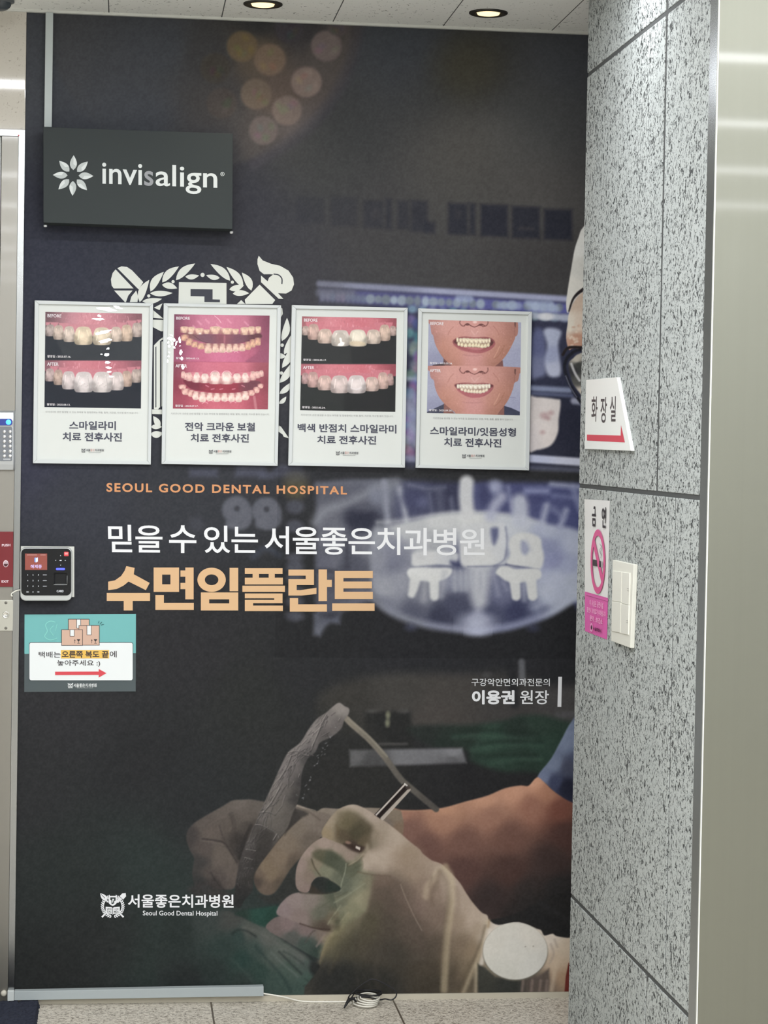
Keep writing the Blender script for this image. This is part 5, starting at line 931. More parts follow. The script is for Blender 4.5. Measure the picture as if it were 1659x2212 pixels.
def face(cv, dy, bite):
    bg = (136, 140, 172)
    y0, y1 = (232, 855) if dy == 0 else (842, 1470)
    cv.fill([(210, y0), (1450, y0 + 22), (1450, y1 + 10), (210, y1)], [(250, y0 + 300, 164, 167, 192), (1390, y0 + 200, 170, 173, 196), (1390, y0 + 500, 160, 163, 190), (280, y0 + 520, 142, 144, 172)], 2, 1, 0)
    O = lambda *p_: [(x, y + dy) for x, y in p_]
    if dy == 0:
        cv.fill([(440, 740), (520, 780), (640, 860), (260, 860), (300, 820), (430, 800)], (60, 44, 50), 8, 1, 0); cv.fill([(1190, 760), (1200, 870), (900, 880), (1000, 820)], (126, 74, 70), 8, 1, 0); cv.fill([(430, 730), (640, 850), (450, 850)], (120, 72, 70), 8, .9, 0)
        sk = O((242, 200), (260, 300), (280, 420), (300, 440), (330, 560), (400, 690), (480, 780), (560, 840), (640, 870), (1000, 890), (1100, 830), (1190, 750), (1270, 640), (1340, 500), (1352, 460), (1380, 430), (1388, 340), (1380, 260), (1350, 200))
    else:
        cv.fill([(215, 1425), (330, 1370), (440, 1320), (500, 1480), (215, 1480)], (66, 68, 88), 6, 1, 0); cv.fill([(1200, 1340), (1300, 1370), (1410, 1420), (1410, 1480), (1180, 1480)], (64, 68, 90), 6, 1, 0)
        cv.fill([(440, 1290), (520, 1380), (600, 1470), (1100, 1480), (1210, 1320), (1210, 1470), (430, 1470)], (136, 82, 74), 8, 1, 0)
        sk = [(245, 830), (255, 900), (270, 980), (310, 1020), (325, 1110), (370, 1220), (450, 1320), (560, 1410), (660, 1480), (1050, 1490), (1160, 1400), (1260, 1270), (1320, 1130), (1340, 1050), (1385, 1020), (1405, 930), (1400, 850)]
    m = cv.fill(sk, [(270, y0 + 80, 172, 108, 104), (330, y0 + 250, 158, 100, 92), (420, y0 + 120, 212, 146, 136), (450, y0 + 330, 206, 134, 112), (420, y0 + 460, 168, 104, 84), (560, y0 + 120, 216, 148, 138), (700, y0 + 150, 208, 136, 130), (820, y0 + 50, 216, 140, 132), (830, y0 + 170, 216, 156, 150), (1000, y0 + 140, 206, 136, 128), (1150, y0 + 120, 206, 138, 126), (1280, y0 + 120, 168, 104, 92), (1300, y0 + 260, 166, 104, 84), (1180, y0 + 340, 196, 126, 104), (1220, y0 + 430, 158, 96, 74), (1350, y0 + 150, 170, 108, 96), (600, y0 + 480, 212, 138, 118), (820, y0 + 430, 206, 128, 128), (820, y0 + 560, 204, 130, 122), (560, y0 + 570, 168, 102, 84), (1050, y0 + 470, 204, 132, 112), (1080, y0 + 560, 158, 96, 78), (650, y0 + 300, 206, 134, 118), (1080, y0 + 260, 202, 132, 114), (820, y0 + 480, 216, 148, 148)], 5)
    yn = y0 + (20 if dy == 0 else 14)
    cv.line([(650, yn), (640, yn + 30), (670, yn + 66), (700, yn + 70)], 14, (120, 62, 60), 6, .7); cv.line([(1000, yn + 4), (1000, yn + 40), (970, yn + 70), (930, yn + 76)], 14, (120, 62, 60), 6, .7)
    cv.line([(700, yn + 62), (740, yn + 40), (780, yn + 64), (830, yn + 82), (880, yn + 62), (920, yn + 46), (960, yn + 66)], 12, (112, 54, 54), 5, .8)
    cv.ell(738, yn + 50, 30, 14, (92, 44, 46), 6, .75); cv.ell(912, yn + 54, 30, 14, (92, 44, 46), 6, .75); cv.ell(835, yn + 20, 26, 16, (246, 206, 200), 8, .8)
    for p_, w, c, a in (([(560, yn + 80), (520, yn + 120), (490, yn + 180)], 12, (176, 104, 94), .5), ([(1070, yn + 70), (1120, yn + 130), (1140, yn + 180)], 12, (170, 98, 88), .5), ([(1210, yn + 320), (1160, yn + 420), (1090, yn + 490)], 12, (160, 96, 74), .6), ([(1150, yn + 330), (1120, yn + 400), (1080, yn + 470)], 10, (226, 164, 136), .6), ([(420, yn + 240), (440, yn + 330), (500, yn + 430)], 14, (190, 118, 98), .4), ([(790, yn + 130), (830, yn + 180), (870, yn + 140)], 16, (228, 170, 166), .5), ([(680, yn + 440), (800, yn + 450), (930, yn + 440)], 10, (176, 104, 106), .5)):
        cv.line(p_, w, c, 8, a, clip=m)
    cv.fill([(1340, y0 + 30), (1360, y0 + 30), (1356, y0 + 110), (1338, y0 + 80)], (74, 48, 48), 6, .7, 0)
    cv.line([(1345, y0 + 60), (1340, y0 + 160), (1346, y0 + 210)], 10, (146, 88, 80), 6, .6, clip=m)
    rg = random.Random(9 + dy)
    for k in range(90): cv.ell(rg.uniform(320, 1320), rg.uniform(y0 + 60, y0 + 580), rg.uniform(3, 8), rg.uniform(3, 6), rg.choice([(226, 164, 146), (180, 112, 98), (230, 160, 156)]), 5, .4, clip=m)
    if dy == 0:
        cv.fill([(548, 520), (600, 475), (700, 455), (830, 465), (960, 460), (1050, 480), (1092, 530), (1070, 590), (1000, 640), (900, 665), (790, 655), (680, 630), (590, 580)], [(820, 460, 166, 88, 90), (560, 530, 140, 66, 70), (1085, 530, 140, 66, 70), (820, 650, 178, 88, 96), (700, 625, 168, 80, 86), (980, 620, 164, 78, 84)], 7)
        cv.fill([(565, 520), (620, 484), (720, 474), (830, 482), (940, 476), (1030, 494), (1072, 532), (1030, 580), (930, 612), (830, 606), (700, 592), (610, 560)], [(580, 525, 96, 46, 50), (1060, 530, 96, 46, 50), (820, 540, 168, 122, 100), (700, 540, 160, 112, 94), (940, 550, 160, 112, 94)], 5)
        cv.fill([(780, 500), (830, 480), (880, 500), (830, 512)], (206, 120, 124), 5, .8)
        up = [(612, 500, 26), (652, 506, 34), (696, 512, 44), (742, 516, 50), (795, 520, 60), (852, 520, 58), (905, 520, 48), (946, 516, 40), (984, 514, 34), (1020, 510, 26)]
        for x, y, w in up: tooth(cv, x, y - 38 if 690 < x < 910 else y - 30, y + 26, w * 1.08, (240, 224, 190), True, False, (196, 164, 136), .4)
        for x, y, w in ((628, 546, 30), (668, 556, 36), (716, 566, 42), (768, 560, 42), (812, 562, 40), (852, 560, 38), (886, 566, 40), (926, 576, 42), (966, 570, 38), (1006, 558, 30)): tooth(cv, x, y - 24, y + 30, w * 1.1, (238, 222, 182), False, False, (196, 164, 130), .34)
        cv.fill([(700, 590), (830, 598), (940, 605), (900, 628), (800, 622)], (196, 106, 114), 6, .8)
        cv.line([(570, 560), (660, 620), (790, 650), (920, 658), (1040, 600), (1085, 550)], 24, (176, 84, 92), 10, .7)
    else:
        cv.fill([(570, 1080), (640, 1052), (740, 1046), (830, 1054), (930, 1048), (1030, 1060), (1075, 1088), (1040, 1160), (960, 1216), (860, 1240), (760, 1232), (660, 1180)], [(820, 1050, 166, 92, 92), (590, 1085, 140, 66, 70), (1060, 1085, 140, 66, 70), (840, 1220, 190, 92, 102), (700, 1190, 178, 86, 94), (1000, 1180, 170, 82, 90)], 7)
        cv.fill([(580, 1080), (650, 1066), (830, 1064), (1000, 1068), (1066, 1088), (1010, 1140), (930, 1178), (820, 1182), (720, 1166), (630, 1120)], [(590, 1084, 98, 46, 50), (1056, 1088, 98, 46, 50), (820, 1120, 176, 136, 118), (700, 1115, 168, 124, 108), (950, 1115, 168, 124, 108)], 5)
        for x, y, w in ((618, 1100, 28), (652, 1100, 34), (690, 1100, 42), (736, 1100, 50), (784, 1102, 56), (842, 1104, 58), (896, 1102, 50), (942, 1100, 42), (984, 1098, 36), (1018, 1096, 28)): tooth(cv, x, y - 34, y + 26 - abs(x - 820) * .02, w * 1.06, (244, 232, 212), True, False, (204, 176, 154), .42)
        for x, y, w in ((668, 1128, 32), (712, 1140, 36), (754, 1148, 36), (792, 1152, 34), (828, 1154, 34), (864, 1156, 36), (904, 1158, 40), (946, 1150, 38), (984, 1136, 34)): tooth(cv, x, y - 20, y + 28, w * 1.1, (240, 222, 194), False, False, (200, 166, 140), .34)
        cv.line([(620, 1140), (720, 1195), (850, 1212), (960, 1190), (1050, 1120)], 30, (184, 90, 98), 12, .7)
def pic4(cv):
    cv.C[:] = (164, 167, 192); face(cv, 0, True); face(cv, 610, False)
    cv.line([(1280, 1236), (1354, 1240)], 6, (116, 118, 150), 3, .6, 0)
posters = [
 dict(o=(60, 640), out=[(88, 52), (1605, 90), (1575, 2155), (65, 2137)], inn=[(140, 100), (1560, 128), (1535, 2110), (115, 2090)], pic=[(225, 200), (1462, 222), (1448, 1437), (213, 1418)], f=pic1,
      label='framed print of gap-toothed smile before and after, leftmost of four', d1='2025.07.16.', d2='2025.08.12.', t=[('스마일라미', [(530, 1598), (1128, 1600), (1128, 1712), (530, 1706)]), ('치료 전후사진', [(446, 1740), (1206, 1746), (1204, 1862), (446, 1852)])],
      bq=[(252, 228), (428, 232), (428, 272), (252, 268)], aq=[(247, 846), (392, 848), (392, 890), (247, 887)], q1=[(250, 752), (552, 758), (552, 788), (250, 784)], q2=[(245, 1368), (546, 1374), (546, 1402), (245, 1398)], small=('라미네이트 관련 발생할 수 있는 부작용 및 합병증에는 파절, 탈락, 치은염, 치수염 등이 있습니다.', [(228, 1466), (1415, 1482), (1415, 1508), (228, 1492)]), lg=(712, 1975)),
 dict(o=(340, 640), out=[(80, 88), (1585, 115), (1540, 2172), (52, 2147)], inn=[(135, 130), (1535, 152), (1500, 2128), (100, 2105)], pic=[(215, 230), (1437, 248), (1415, 1447), (198, 1437)], f=pic2,
      label='framed print of whole pink mouth before and after, hung over the crest', d1='2024.03.13.', d2='2024.07.17.', t=[('전악 크라운 보철', [(352, 1612), (1250, 1618), (1250, 1730), (352, 1724)]), ('치료 전후사진', [(425, 1758), (1172, 1762), (1170, 1874), (425, 1866)])],
      bq=[(242, 260), (416, 262), (416, 300), (242, 298)], aq=[(232, 870), (378, 872), (378, 912), (232, 910)], q1=[(238, 778), (536, 782), (536, 810), (238, 806)], q2=[(230, 1386), (524, 1390), (524, 1418), (230, 1414)], small=('지르코니아 크라운 관련 발생할 수 있는 부작용 및 합병증에는 파절, 탈락, 치은염, 치수염 등이 있습니다.', [(172, 1488), (1436, 1500), (1436, 1526), (172, 1514)]), lg=(684, 1990)),
 dict(o=(615, 645), out=[(92, 82), (1575, 118), (1540, 2165), (45, 2137)], inn=[(145, 130), (1530, 157), (1497, 2120), (95, 2098)], pic=[(222, 227), (1433, 252), (1415, 1450), (197, 1430)], f=pic3,
      label='framed print of white-spotted teeth before and after, third from the left', d1='2025.05.17.', d2='2025.05.24.', t=[('백색 반점치 스마일라미', [(165, 1598), (1430, 1616), (1430, 1728), (165, 1706)]), ('치료 전후사진', [(416, 1752), (1172, 1758), (1170, 1870), (416, 1858)])],
      bq=[(247, 254), (420, 257), (420, 297), (247, 294)], aq=[(234, 862), (378, 864), (378, 902), (234, 900)], q1=[(238, 768), (536, 774), (536, 802), (238, 796)], q2=[(224, 1376), (520, 1382), (520, 1410), (224, 1404)], small=('라미네이트 관련 발생할 수 있는 부작용 및 합병증에는 파절, 탈락, 치은염, 치수염 등이 있습니다.', [(208, 1476), (1390, 1494), (1390, 1520), (208, 1502)]), lg=(679, 1980)),
 dict(o=(885, 650), out=[(112, 95), (1567, 138), (1530, 2170), (78, 2138)], inn=[(160, 145), (1520, 177), (1485, 2128), (122, 2098)], pic=[(242, 240), (1427, 275), (1410, 1465), (220, 1433)], f=pic4,
      label='framed print of grinning lower face before and after, rightmost of four', d1='2025.05.24.', d2='2025.09.20.', t=[('스마일라미/잇몸성형', [(260, 1606), (1360, 1626), (1360, 1738), (260, 1716)]), ('치료 전후사진', [(440, 1750), (1174, 1764), (1172, 1878), (440, 1864)])],
      bq=[(264, 268), (434, 272), (434, 312), (264, 308)], aq=[(256, 872), (398, 874), (398, 914), (256, 911)], q1=[(258, 780), (548, 786), (548, 814), (258, 808)], q2=[(248, 1382), (542, 1390), (542, 1418), (248, 1410)], small=('치관연장술 발생할 수 있는 부작용 및 합병증에는 감염, 부종, 동통, 출혈 등이 있습니다.', [(298, 1488), (1325, 1506), (1325, 1532), (298, 1514)]), lg=(695, 1988)),
]
I_PW = mat('photo_caption_white', (226, 222, 226), 0.5)
M_FILMC = bpy.data.materials.new('clear_plastic_sheet'); M_FILMC.use_nodes = True
_nt = M_FILMC.node_tree; _b = _nt.nodes['Principled BSDF']; _b.inputs['Base Color'].default_value = (1, 1, 1, 1); _b.inputs['Roughness'].default_value = 0.12
_t = _nt.nodes.new('ShaderNodeBsdfTransparent'); _g = _nt.nodes.new('ShaderNodeBsdfGlossy'); _g.inputs['Roughness'].default_value = 0.06; _m = _nt.nodes.new('ShaderNodeMixShader'); _m.inputs[0].default_value = 0.012
_nt.links.new(_t.outputs[0], _m.inputs[1]); _nt.links.new(_g.outputs[0], _m.inputs[2]); _nt.links.new(_m.outputs[0], _nt.nodes['Material Output'].inputs[0])
M_BUBBLE = bpy.data.materials.new('wrinkled_plastic_sheet'); M_BUBBLE.use_nodes = True
_nt = M_BUBBLE.node_tree; _t = _nt.nodes.new('ShaderNodeBsdfTransparent'); _g = _nt.nodes.new('ShaderNodeBsdfGlossy'); _g.inputs['Roughness'].default_value = 0.1; _m = _nt.nodes.new('ShaderNodeMixShader'); _m.inputs[0].default_value = 0.22
_nt.links.new(_t.outputs[0], _m.inputs[1]); _nt.links.new(_g.outputs[0], _m.inputs[2]); _nt.links.new(_m.outputs[0], _nt.nodes['Material Output'].inputs[0])
WRINKLE = {0: [(1010, 165, 110, 22, .14), (1150, 140, 55, 16, .3), (905, 292, 78, 16, 0), (915, 252, 26, 12, .3), (965, 460, 100, 20, -.2), (990, 570, 84, 24, -.25), (1028, 670, 22, 14, -.3), (1010, 748, 38, 16, .05), (945, 742, 14, 7, 0), (1020, 845, 32, 14, .05), (1035, 915, 36, 14, .1), (1042, 966, 28, 12, .05), (1065, 1028, 28, 12, .2)],
           1: [(285, 555, 14, 46, -.15), (300, 715, 20, 34, -.1), (312, 795, 16, 22, 0), (325, 905, 16, 28, 0), (165, 545, 34, 24, .3), (215, 560, 16, 22, -.4), (190, 600, 12, 22, .2), (240, 600, 10, 36, .3), (150, 640, 18, 16, .2), (215, 655, 16, 12, .5), (150, 720, 12, 10, 0), (145, 770, 14, 12, 0), (132, 830, 9, 20, 0), (290, 635, 10, 5, 0), (180, 500, 20, 10, .5), (140, 590, 10, 20, 0)]}
for pi, D in enumerate(posters):
    T = (D['o'][0], D['o'][1], 5.925)
    root = thing('framed_picture', D['label'], 'picture', 'before and after pictures hung in a row')
    o_, i_ = tf(D['out'], T), tf(D['inn'], T)
    fo = [W(x, y, YF) for x, y in o_]; fi = [W(x, y, YF) for x, y in i_]
    b = MB()
    for k in range(4):
        k2 = (k + 1) % 4
        e0 = [fo[k], fo[k2], fi[k2], fi[k]]
        b.hexa([v for v in e0], [Vector((fo[k].x, -0.0008, fo[k].z)), Vector((fo[k2].x, -0.0008, fo[k2].z)), Vector((fi[k2].x, -0.0008, fi[k2].z)), Vector((fi[k].x, -0.0008, fi[k].z))])
    b.build('frame', M_ALU, root, 0.0012)
    YP = -0.0085
    b = MB(); q = [W(x, y, YP) for x, y in i_]; b.hexa(q, [Vector((v.x, -0.002, v.z)) for v in q])
    sheet = b.build('paper', M_PAPER, root)
    n = 270; uu, vv = np.meshgrid(np.linspace(0, 1, n), np.linspace(1, 0, n))
    qz = np.array(D['pic'], float); uu3, vv3 = uu[..., None], vv[..., None]
    xy = (qz[0] * (1 - uu3) + qz[1] * uu3) * (1 - vv3) + (qz[3] * (1 - uu3) + qz[2] * uu3) * vv3
    pc = Canvas(xy[..., 0], xy[..., 1]); pc.ef = 0.13; D['f'](pc); pc.mute(*((0.66, .85, 16), (0.76, .8, 12), (0.7, .8, 12), (0.74, .72, 10))[pi]); pc.grain(14, 8, pi)
    px_, py_ = T[0] + xy[..., 0] / T[2], T[1] + xy[..., 1] / T[2]
    dirs = FW + RT * ((px_ - IW / 2) / F_PX)[..., None] - UP * ((py_ - IH / 2) / F_PX)[..., None]
    pos = CAM + dirs * ((YP - 0.0002 - CAM[1]) / dirs[..., 1])[..., None]
    pc.mesh('photo', pos, M_PIC, root)
    p = Print(lambda x, y, dpt: W(x, y, YP - dpt), 0.0004, 0.00002, T)
    p.text('BEFORE', D['bq'], I_PW, 0.012); p.text('AFTER', D['aq'], I_PW, 0.012)
    p.text('촬영일 : ' + D['d1'], D['q1'], I_PW, 0.01); p.text('촬영일 : ' + D['d2'], D['q2'], I_PW, 0.01)
    p.text(D['small'][0], D['small'][1], I_FAINT, 0.0)
    for s0, q0 in D['t']: p.text(s0, q0, I_TITLE, 0.028)
    lx, ly = D['lg']; crest(p, lx, ly, 26, I_LOGOB, M_PAPER, 0)
    p.text('서울', [(lx + 34, ly - 22), (lx + 88, ly - 22), (lx + 88, ly + 10), (lx + 34, ly + 10)], I_LOGOB, .02); p.text('좋은', [(lx + 90, ly - 21), (lx + 144, ly - 21), (lx + 144, ly + 10), (lx + 90, ly + 10)], I_RED, -.004)
    p.text('치과병원', [(lx + 148, ly - 21), (lx + 262, ly - 20), (lx + 262, ly + 11), (lx + 148, ly + 10)], I_LOGOB, .02); p.rect(lx + 66, ly + 23, lx + 226, ly + 26, I_LOGOB)
    p.build('lettering', root)
    # clear cover sheet, wrinkled in places
    b = MB(); q = [W(x, y, YP - 0.0030) for x, y in i_]; vs = [b.bm.verts.new(v) for v in q[::-1]]; b.bm.faces.new(vs)
    cov = b.build('clear_cover', M_FILMC, root)
    if pi in WRINKLE:
        b = MB(); rg = random.Random(pi + 20)
        for x, y, rx, ry, ro in WRINKLE[pi]:
            # a creased blister: a facet leaning back so that it mirrors one of the ceiling tubes
            c0 = W(T[0] + x / T[2], T[1] + y / T[2], YP - 0.006)
            lt = Vector((c0.x, LIGHT_ROWS[0], CZ)); h = ((Vector(CAM) - c0).normalized() + (lt - c0).normalized()).normalized()
            n_ = 14; ring = []
            for k in range(n_):
                a = 2 * math.pi * k / n_; w_ = 1 + rg.uniform(-.3, .3); dx, dy_ = rx * math.cos(a) * w_, ry * math.sin(a) * w_
                X_, Y_ = x + dx * math.cos(ro) - dy_ * math.sin(ro), y + dx * math.sin(ro) + dy_ * math.cos(ro)
                pw = W(T[0] + X_ / T[2], T[1] + Y_ / T[2], YP - 0.006); dv = pw - c0
                yy = -(h.x * dv.x + h.z * dv.z) / h.y
                pw = Vector((pw.x, min(c0.y + yy, YP - 0.0032), pw.z)); ring.append(b.bm.verts.new(pw))
            b.bm.faces.new(ring)
        b.build('cover_wrinkle', M_BUBBLE, root)

# ------------------------------------------------------------------ parcel notice
NT = (0, 1120, 5.184)
q4 = tf([(275, 1075), (1522, 1068), (1520, 1935), (272, 1943)], NT)
nt_ = thing('paper_notice', 'teal and grey parcel notice with drawn boxes and red arrow, below the card reader', 'notice')
n = 24; rows = []
b = MB()
for j in range(n + 1):
    r_ = []
    for i in range(n + 1):
        u, v = i / n, j / n; xy = bil(q4, u, v); w = W(xy[0], xy[1], 0)
        lift = 0.0009 + 0.0008 * math.sin(5 * u + 3 * v) ** 2 + 0.006 * max(0, u + v - 1.86) * 6 * (1 if u > .86 else 0) * .3
        r_.append(b.bm.verts.new((w.x, -lift, w.z)))
    rows.append(r_)
for j in range(n):
    for i in range(n):
        f = b.bm.faces.new((rows[j][i], rows[j + 1][i], rows[j + 1][i + 1], rows[j][i + 1])); f.smooth = True
        f.material_index = 0 if (j + .5) / n < (1512 - 1072) / 866 else 1
b.build('sheet', [mat('teal_paper', (109, 174, 174), 0.5), mat('slate_paper', (72, 82, 85), 0.45)], nt_)
p = Print(lambda x, y, dpt: W(x, y, -dpt), 0.0024, 0.00002, NT)
K = mat('brown_black_ink', (58, 52, 54), 0.6); BX = mat('cardboard_ink', (200, 168, 150), 0.6); WH = mat('notice_white', (222, 227, 228), 0.5); RD = mat('red_ink', (205, 70, 80), 0.5); YL = mat('yellow_highlight', (222, 180, 88), 0.6); TE = mat('teal_light_ink', (134, 204, 196), 0.6); SL = mat('slate_outline', (60, 72, 76), 0.6)
p.poly([(275, 1490), (330, 1490), (330, 1514), (275, 1517)], mat('teal_paper', (0, 0, 0))); p.poly([(1480, 1490), (1521, 1490), (1521, 1508), (1480, 1508)], mat('teal_paper', (0, 0, 0)))
p.line([(620, 1160), (560, 1150), (510, 1190), (530, 1260), (500, 1320), (560, 1360), (640, 1340)], 8, TE, 4); p.line([(600, 1200), (560, 1250), (600, 1310)], 6, TE, 4); p.line([(640, 1180), (620, 1260)], 5, TE)
p.rect(324, 1385, 1492, 1816, SL, 26); p.rect(330, 1391, 1486, 1812, WH, 22)
def carton(x0, y0, x1, y1, tx0, tx1, ty, marks):
    p.rect(x0 - 3, y0 - 3, x1 + 3, y1 + 3, K); p.rect(x0 + 3, y0 + 3, x1 - 3, y1 - 3, BX)
    p.rect(tx0 - 3, y0, tx1 + 3, ty + 3, K); p.rect(tx0 + 3, y0 + 3, tx1 - 3, ty - 2, WH)
    if marks:
        mx, my = marks
        p.line([(mx, my), (mx, my - 34)], 5, K); p.poly([(mx - 9, my - 30), (mx, my - 46), (mx + 9, my - 30)], K)
        p.poly([(mx + 20, my - 46), (mx + 62, my - 46), (mx + 46, my - 22), (mx + 36, my - 22)], K); p.line([(mx + 41, my - 26), (mx + 41, my)], 5, K); p.line([(mx + 26, my), (mx + 58, my)], 5, K)
carton(766, 1128, 998, 1300, 858, 904, 1228, None); carton(884, 1198, 1112, 1420, 974, 1022, 1302, (1028, 1398)); carton(690, 1246, 924, 1422, 784, 832, 1318, (838, 1398))
for a0, a1 in (((1102, 1172), (1110, 1148)), ((1118, 1184), (1142, 1158)), ((1130, 1194), (1164, 1186))): p.line([a0, a1], 6, mat('deep_green_ink', (40, 84, 86), 0.6))
p.rect(682, 1473, 1222, 1568, YL)
p.text('택배는', [(433, 1490), (678, 1490), (678, 1558), (433, 1558)], K, .008); p.text('오른쪽 복도 끝', [(692, 1484), (1216, 1484), (1216, 1560), (692, 1560)], K, .03); p.text('에', [(1230, 1484), (1306, 1484), (1306, 1556), (1230, 1556)], K, .008)
p.text('놓아주세요 :)', [(640, 1586), (1122, 1586), (1122, 1660), (640, 1660)], K, .008)
p.poly([(617, 1716), (1105, 1714), (1105, 1685), (1192, 1732), (1105, 1782), (1105, 1752), (617, 1754)], RD)
crest(p, 788, 1873, 30, WH, SL, 0); p.text('서울좋은치과병원', [(822, 1848), (1082, 1846), (1082, 1888), (822, 1890)], WH, .016); p.text('Seoul Good Dental Hospital', [(862, 1893), (1040, 1892), (1040, 1902), (862, 1903)], WH, 0)
p.build('print', nt_)

# ------------------------------------------------------------------ card reader
RT_ = (0, 1120, 5.184)
cr = thing('card_reader', 'black and silver fingerprint card reader with small red screen and keypad', 'card reader')
b = MB(); q = [W(x, y, -.006) for x, y in tf([(232, 310), (832, 314), (832, 880), (232, 884)], RT_)]; b.hexa(q, [Vector((v.x, -0.0006, v.z)) for v in q]); b.build('back_plate', mat('cream_plastic', (206, 208, 202), 0.45), cr, 0.001)
M_SILV = mat('silver_plastic', (186, 190, 190), 0.3, 0.35)
b = MB(); q = [W(x, y, -.034) for x, y in tf(rrect(226, 325, 806, 922, 62, 6), RT_)]; b.hexa(q, [Vector((v.x, -0.0062, v.z)) for v in q]); b.build('housing', M_SILV, cr, 0.003, 3)
b = MB(); q = [W(x, y, -.0365) for x, y in tf(rrect(238, 336, 797, 862, 54, 6), RT_)]; b.hexa(q, [Vector((v.x, -0.030, v.z)) for v in q]); b.build('black_face', mat('gloss_black', (14, 16, 20), 0.22), cr, 0.001)
YR = -.0366
b = MB(); q = [W(x, y, YR - .0003) for x, y in tf([(280, 393), (528, 393), (528, 577), (280, 577)], RT_)]; b.hexa(q, [v + Vector((0, .0008, 0)) for v in q]); scr = b.build('screen', mat('screen_red', (120, 66, 58), 0.3, emit=0.55, ec=(130, 62, 54)), cr)
p = Print(lambda x, y, dpt: W(x, y, YR - dpt), 0.0006, 0.00002, RT_)
LV = mat('screen_lavender', (190, 178, 226), 0.5, emit=.5); LB = mat('screen_blue_white', (190, 208, 240), 0.5, emit=.6); LB2 = mat('screen_blue', (110, 140, 214), 0.5, emit=.5); LP = mat('screen_pale_line', (196, 150, 146), 0.5)
p.text('해제중', [(342, 517), (468, 517), (468, 558), (342, 558)], LV, .01); p.poly([(386, 440), (404, 436), (404, 488), (386, 488)], LB2); p.poly([(400, 444), (424, 436), (424, 482), (400, 494)], LB)
p.rect(302, 405, 414, 412, LP); p.rect(452, 405, 512, 412, LP)
p.build('screen_symbols', scr)
p = Print(lambda x, y, dpt: W(x, y, YR - dpt), 0.0003, 0.00002, RT_)
GW = mat('key_legend_white', (204, 208, 214), 0.5, emit=.12)
for r_, row in enumerate((('1', '2', '3'), ('4', '5', '6'), ('7', '8', '9'), ('ESC', '0', 'OK'))):
    for c_, ch in enumerate(row):
        x, y = 310 + 60 * c_, 632 + 63.5 * r_; hw = (2 if ch == '1' else 5) if len(ch) == 1 else 13; p.text(ch, [(x - hw, y - 8), (x + hw, y - 8), (x + hw, y + 8), (x - hw, y + 8)], GW, .015)
for y in (632, 695, 759): p.rect(480, y - 5, 524, y + 5, mat('key_legend_grey', (150, 154, 160), 0.5))
for pts in ([(678, 409), (672, 420), (685, 420)], [(678, 529), (672, 519), (685, 519)], [(616, 469), (628, 463), (628, 475)], [(739, 470), (727, 464), (727, 476)]): p.poly(pts, GW)
p.rect(667, 464, 690, 475, GW); p.text('CARD', [(635, 800), (712, 800), (712, 826), (635, 826)], GW, .03)
p.build('key_legends', cr)
p = Print(lambda x, y, dpt: W(x, y, YR - dpt), 0.0003, 0.00002, RT_)
p.rect(717, 372, 768, 422, mat('logo_red', (206, 66, 72), 0.5, emit=.1), 8); p.rect(724, 384, 761, 392, mat('logo_pale', (236, 196, 196), 0.5)); p.rect(724, 398, 761, 404, mat('logo_pale', (0, 0, 0))); p.build('maker_badge', cr)
b = MB(); q = [W(x, y, YR - .0006) for x, y in tf(rrect(627, 555, 727, 578, 10, 3), RT_)]; b.hexa(q, [v + Vector((0, .001, 0)) for v in q]); b.build('light_bar', mat('blue_light_bar', (60, 70, 240), 0.4, emit=2.2, ec=(66, 74, 250)), cr)
b = MB()
q = tf([(602, 606), (752, 606), (752, 752), (602, 752)], RT_); qi = tf([(618, 622), (738, 622), (738, 734), (618, 734)], RT_)
for k in range(4):
    k2 = (k + 1) % 4; b.hexa([W(*q[k], YR - .003), W(*q[k2], YR - .003), W(*qi[k2], YR - .0005), W(*qi[k], YR - .0005)], [W(*q[k], YR + .0004), W(*q[k2], YR + .0004), W(*qi[k2], YR + .0004), W(*qi[k], YR + .0004)])
b.build('fingerprint_sensor', M_BLACK, cr, 0.0004)
b = MB(); b.tube([W(*a, YR - .003) for a in tf([(600, 744), (620, 737), (740, 737), (750, 744)], RT_)], 0.0008); b.tube([W(*a, YR - .003) for a in tf([(750, 744), (752, 640)], RT_)], 0.0005); b.build('sensor_rim', M_SILV, cr)
b = MB(); b.tube([Vector(v) for v in catmull([tuple(W(212, 1120, 0))] if False else [tuple(W(a[0], a[1], -.02)) for a in tf([(232, 800), (190, 806), (150, 826), (128, 846), (130, 866), (142, 868)], RT_)], 5, False)], 0.0019)
o = b.build('white_lead', M_WHITE, None); tag(o, 'short white lead bending out of the left side of the card reader', 'cable')

# ------------------------------------------------------------------ things on the steel stile
KT = (0, 860, 4.811); YJ_ = -0.0085
def S(x, y, dpt, T=KT): x, y = tf([(x, y)], T)[0]; return W(x, y, YJ_ - dpt)
kl = thing('keypad_lock', 'silver keypad door lock with a glowing blue light on steel door stile', 'door lock')
b = MB()
prof = [(130, .012), (150, .019), (235, .024), (300, .020), (640, .020), (690, .018), (745, .014)]
L_ = [[b.bm.verts.new(S(x, y, d_)) for x, d_ in ((-60, 0.0002), (-58, dd__ * .8), (-40, dd__), (136, dd__), (152, dd__ * .85), (160, 0.0002))] for y, dd__ in prof]
for j in range(len(L_) - 1):
    for i in range(5): f = b.bm.faces.new((L_[j][i], L_[j + 1][i], L_[j + 1][i + 1], L_[j][i + 1])); f.smooth = i in (1, 3)
b.bm.faces.new(L_[0]); b.bm.faces.new(L_[-1][::-1])
b.build('lock_body', mat('satin_silver', (182, 186, 190), 0.32, 0.6), kl)
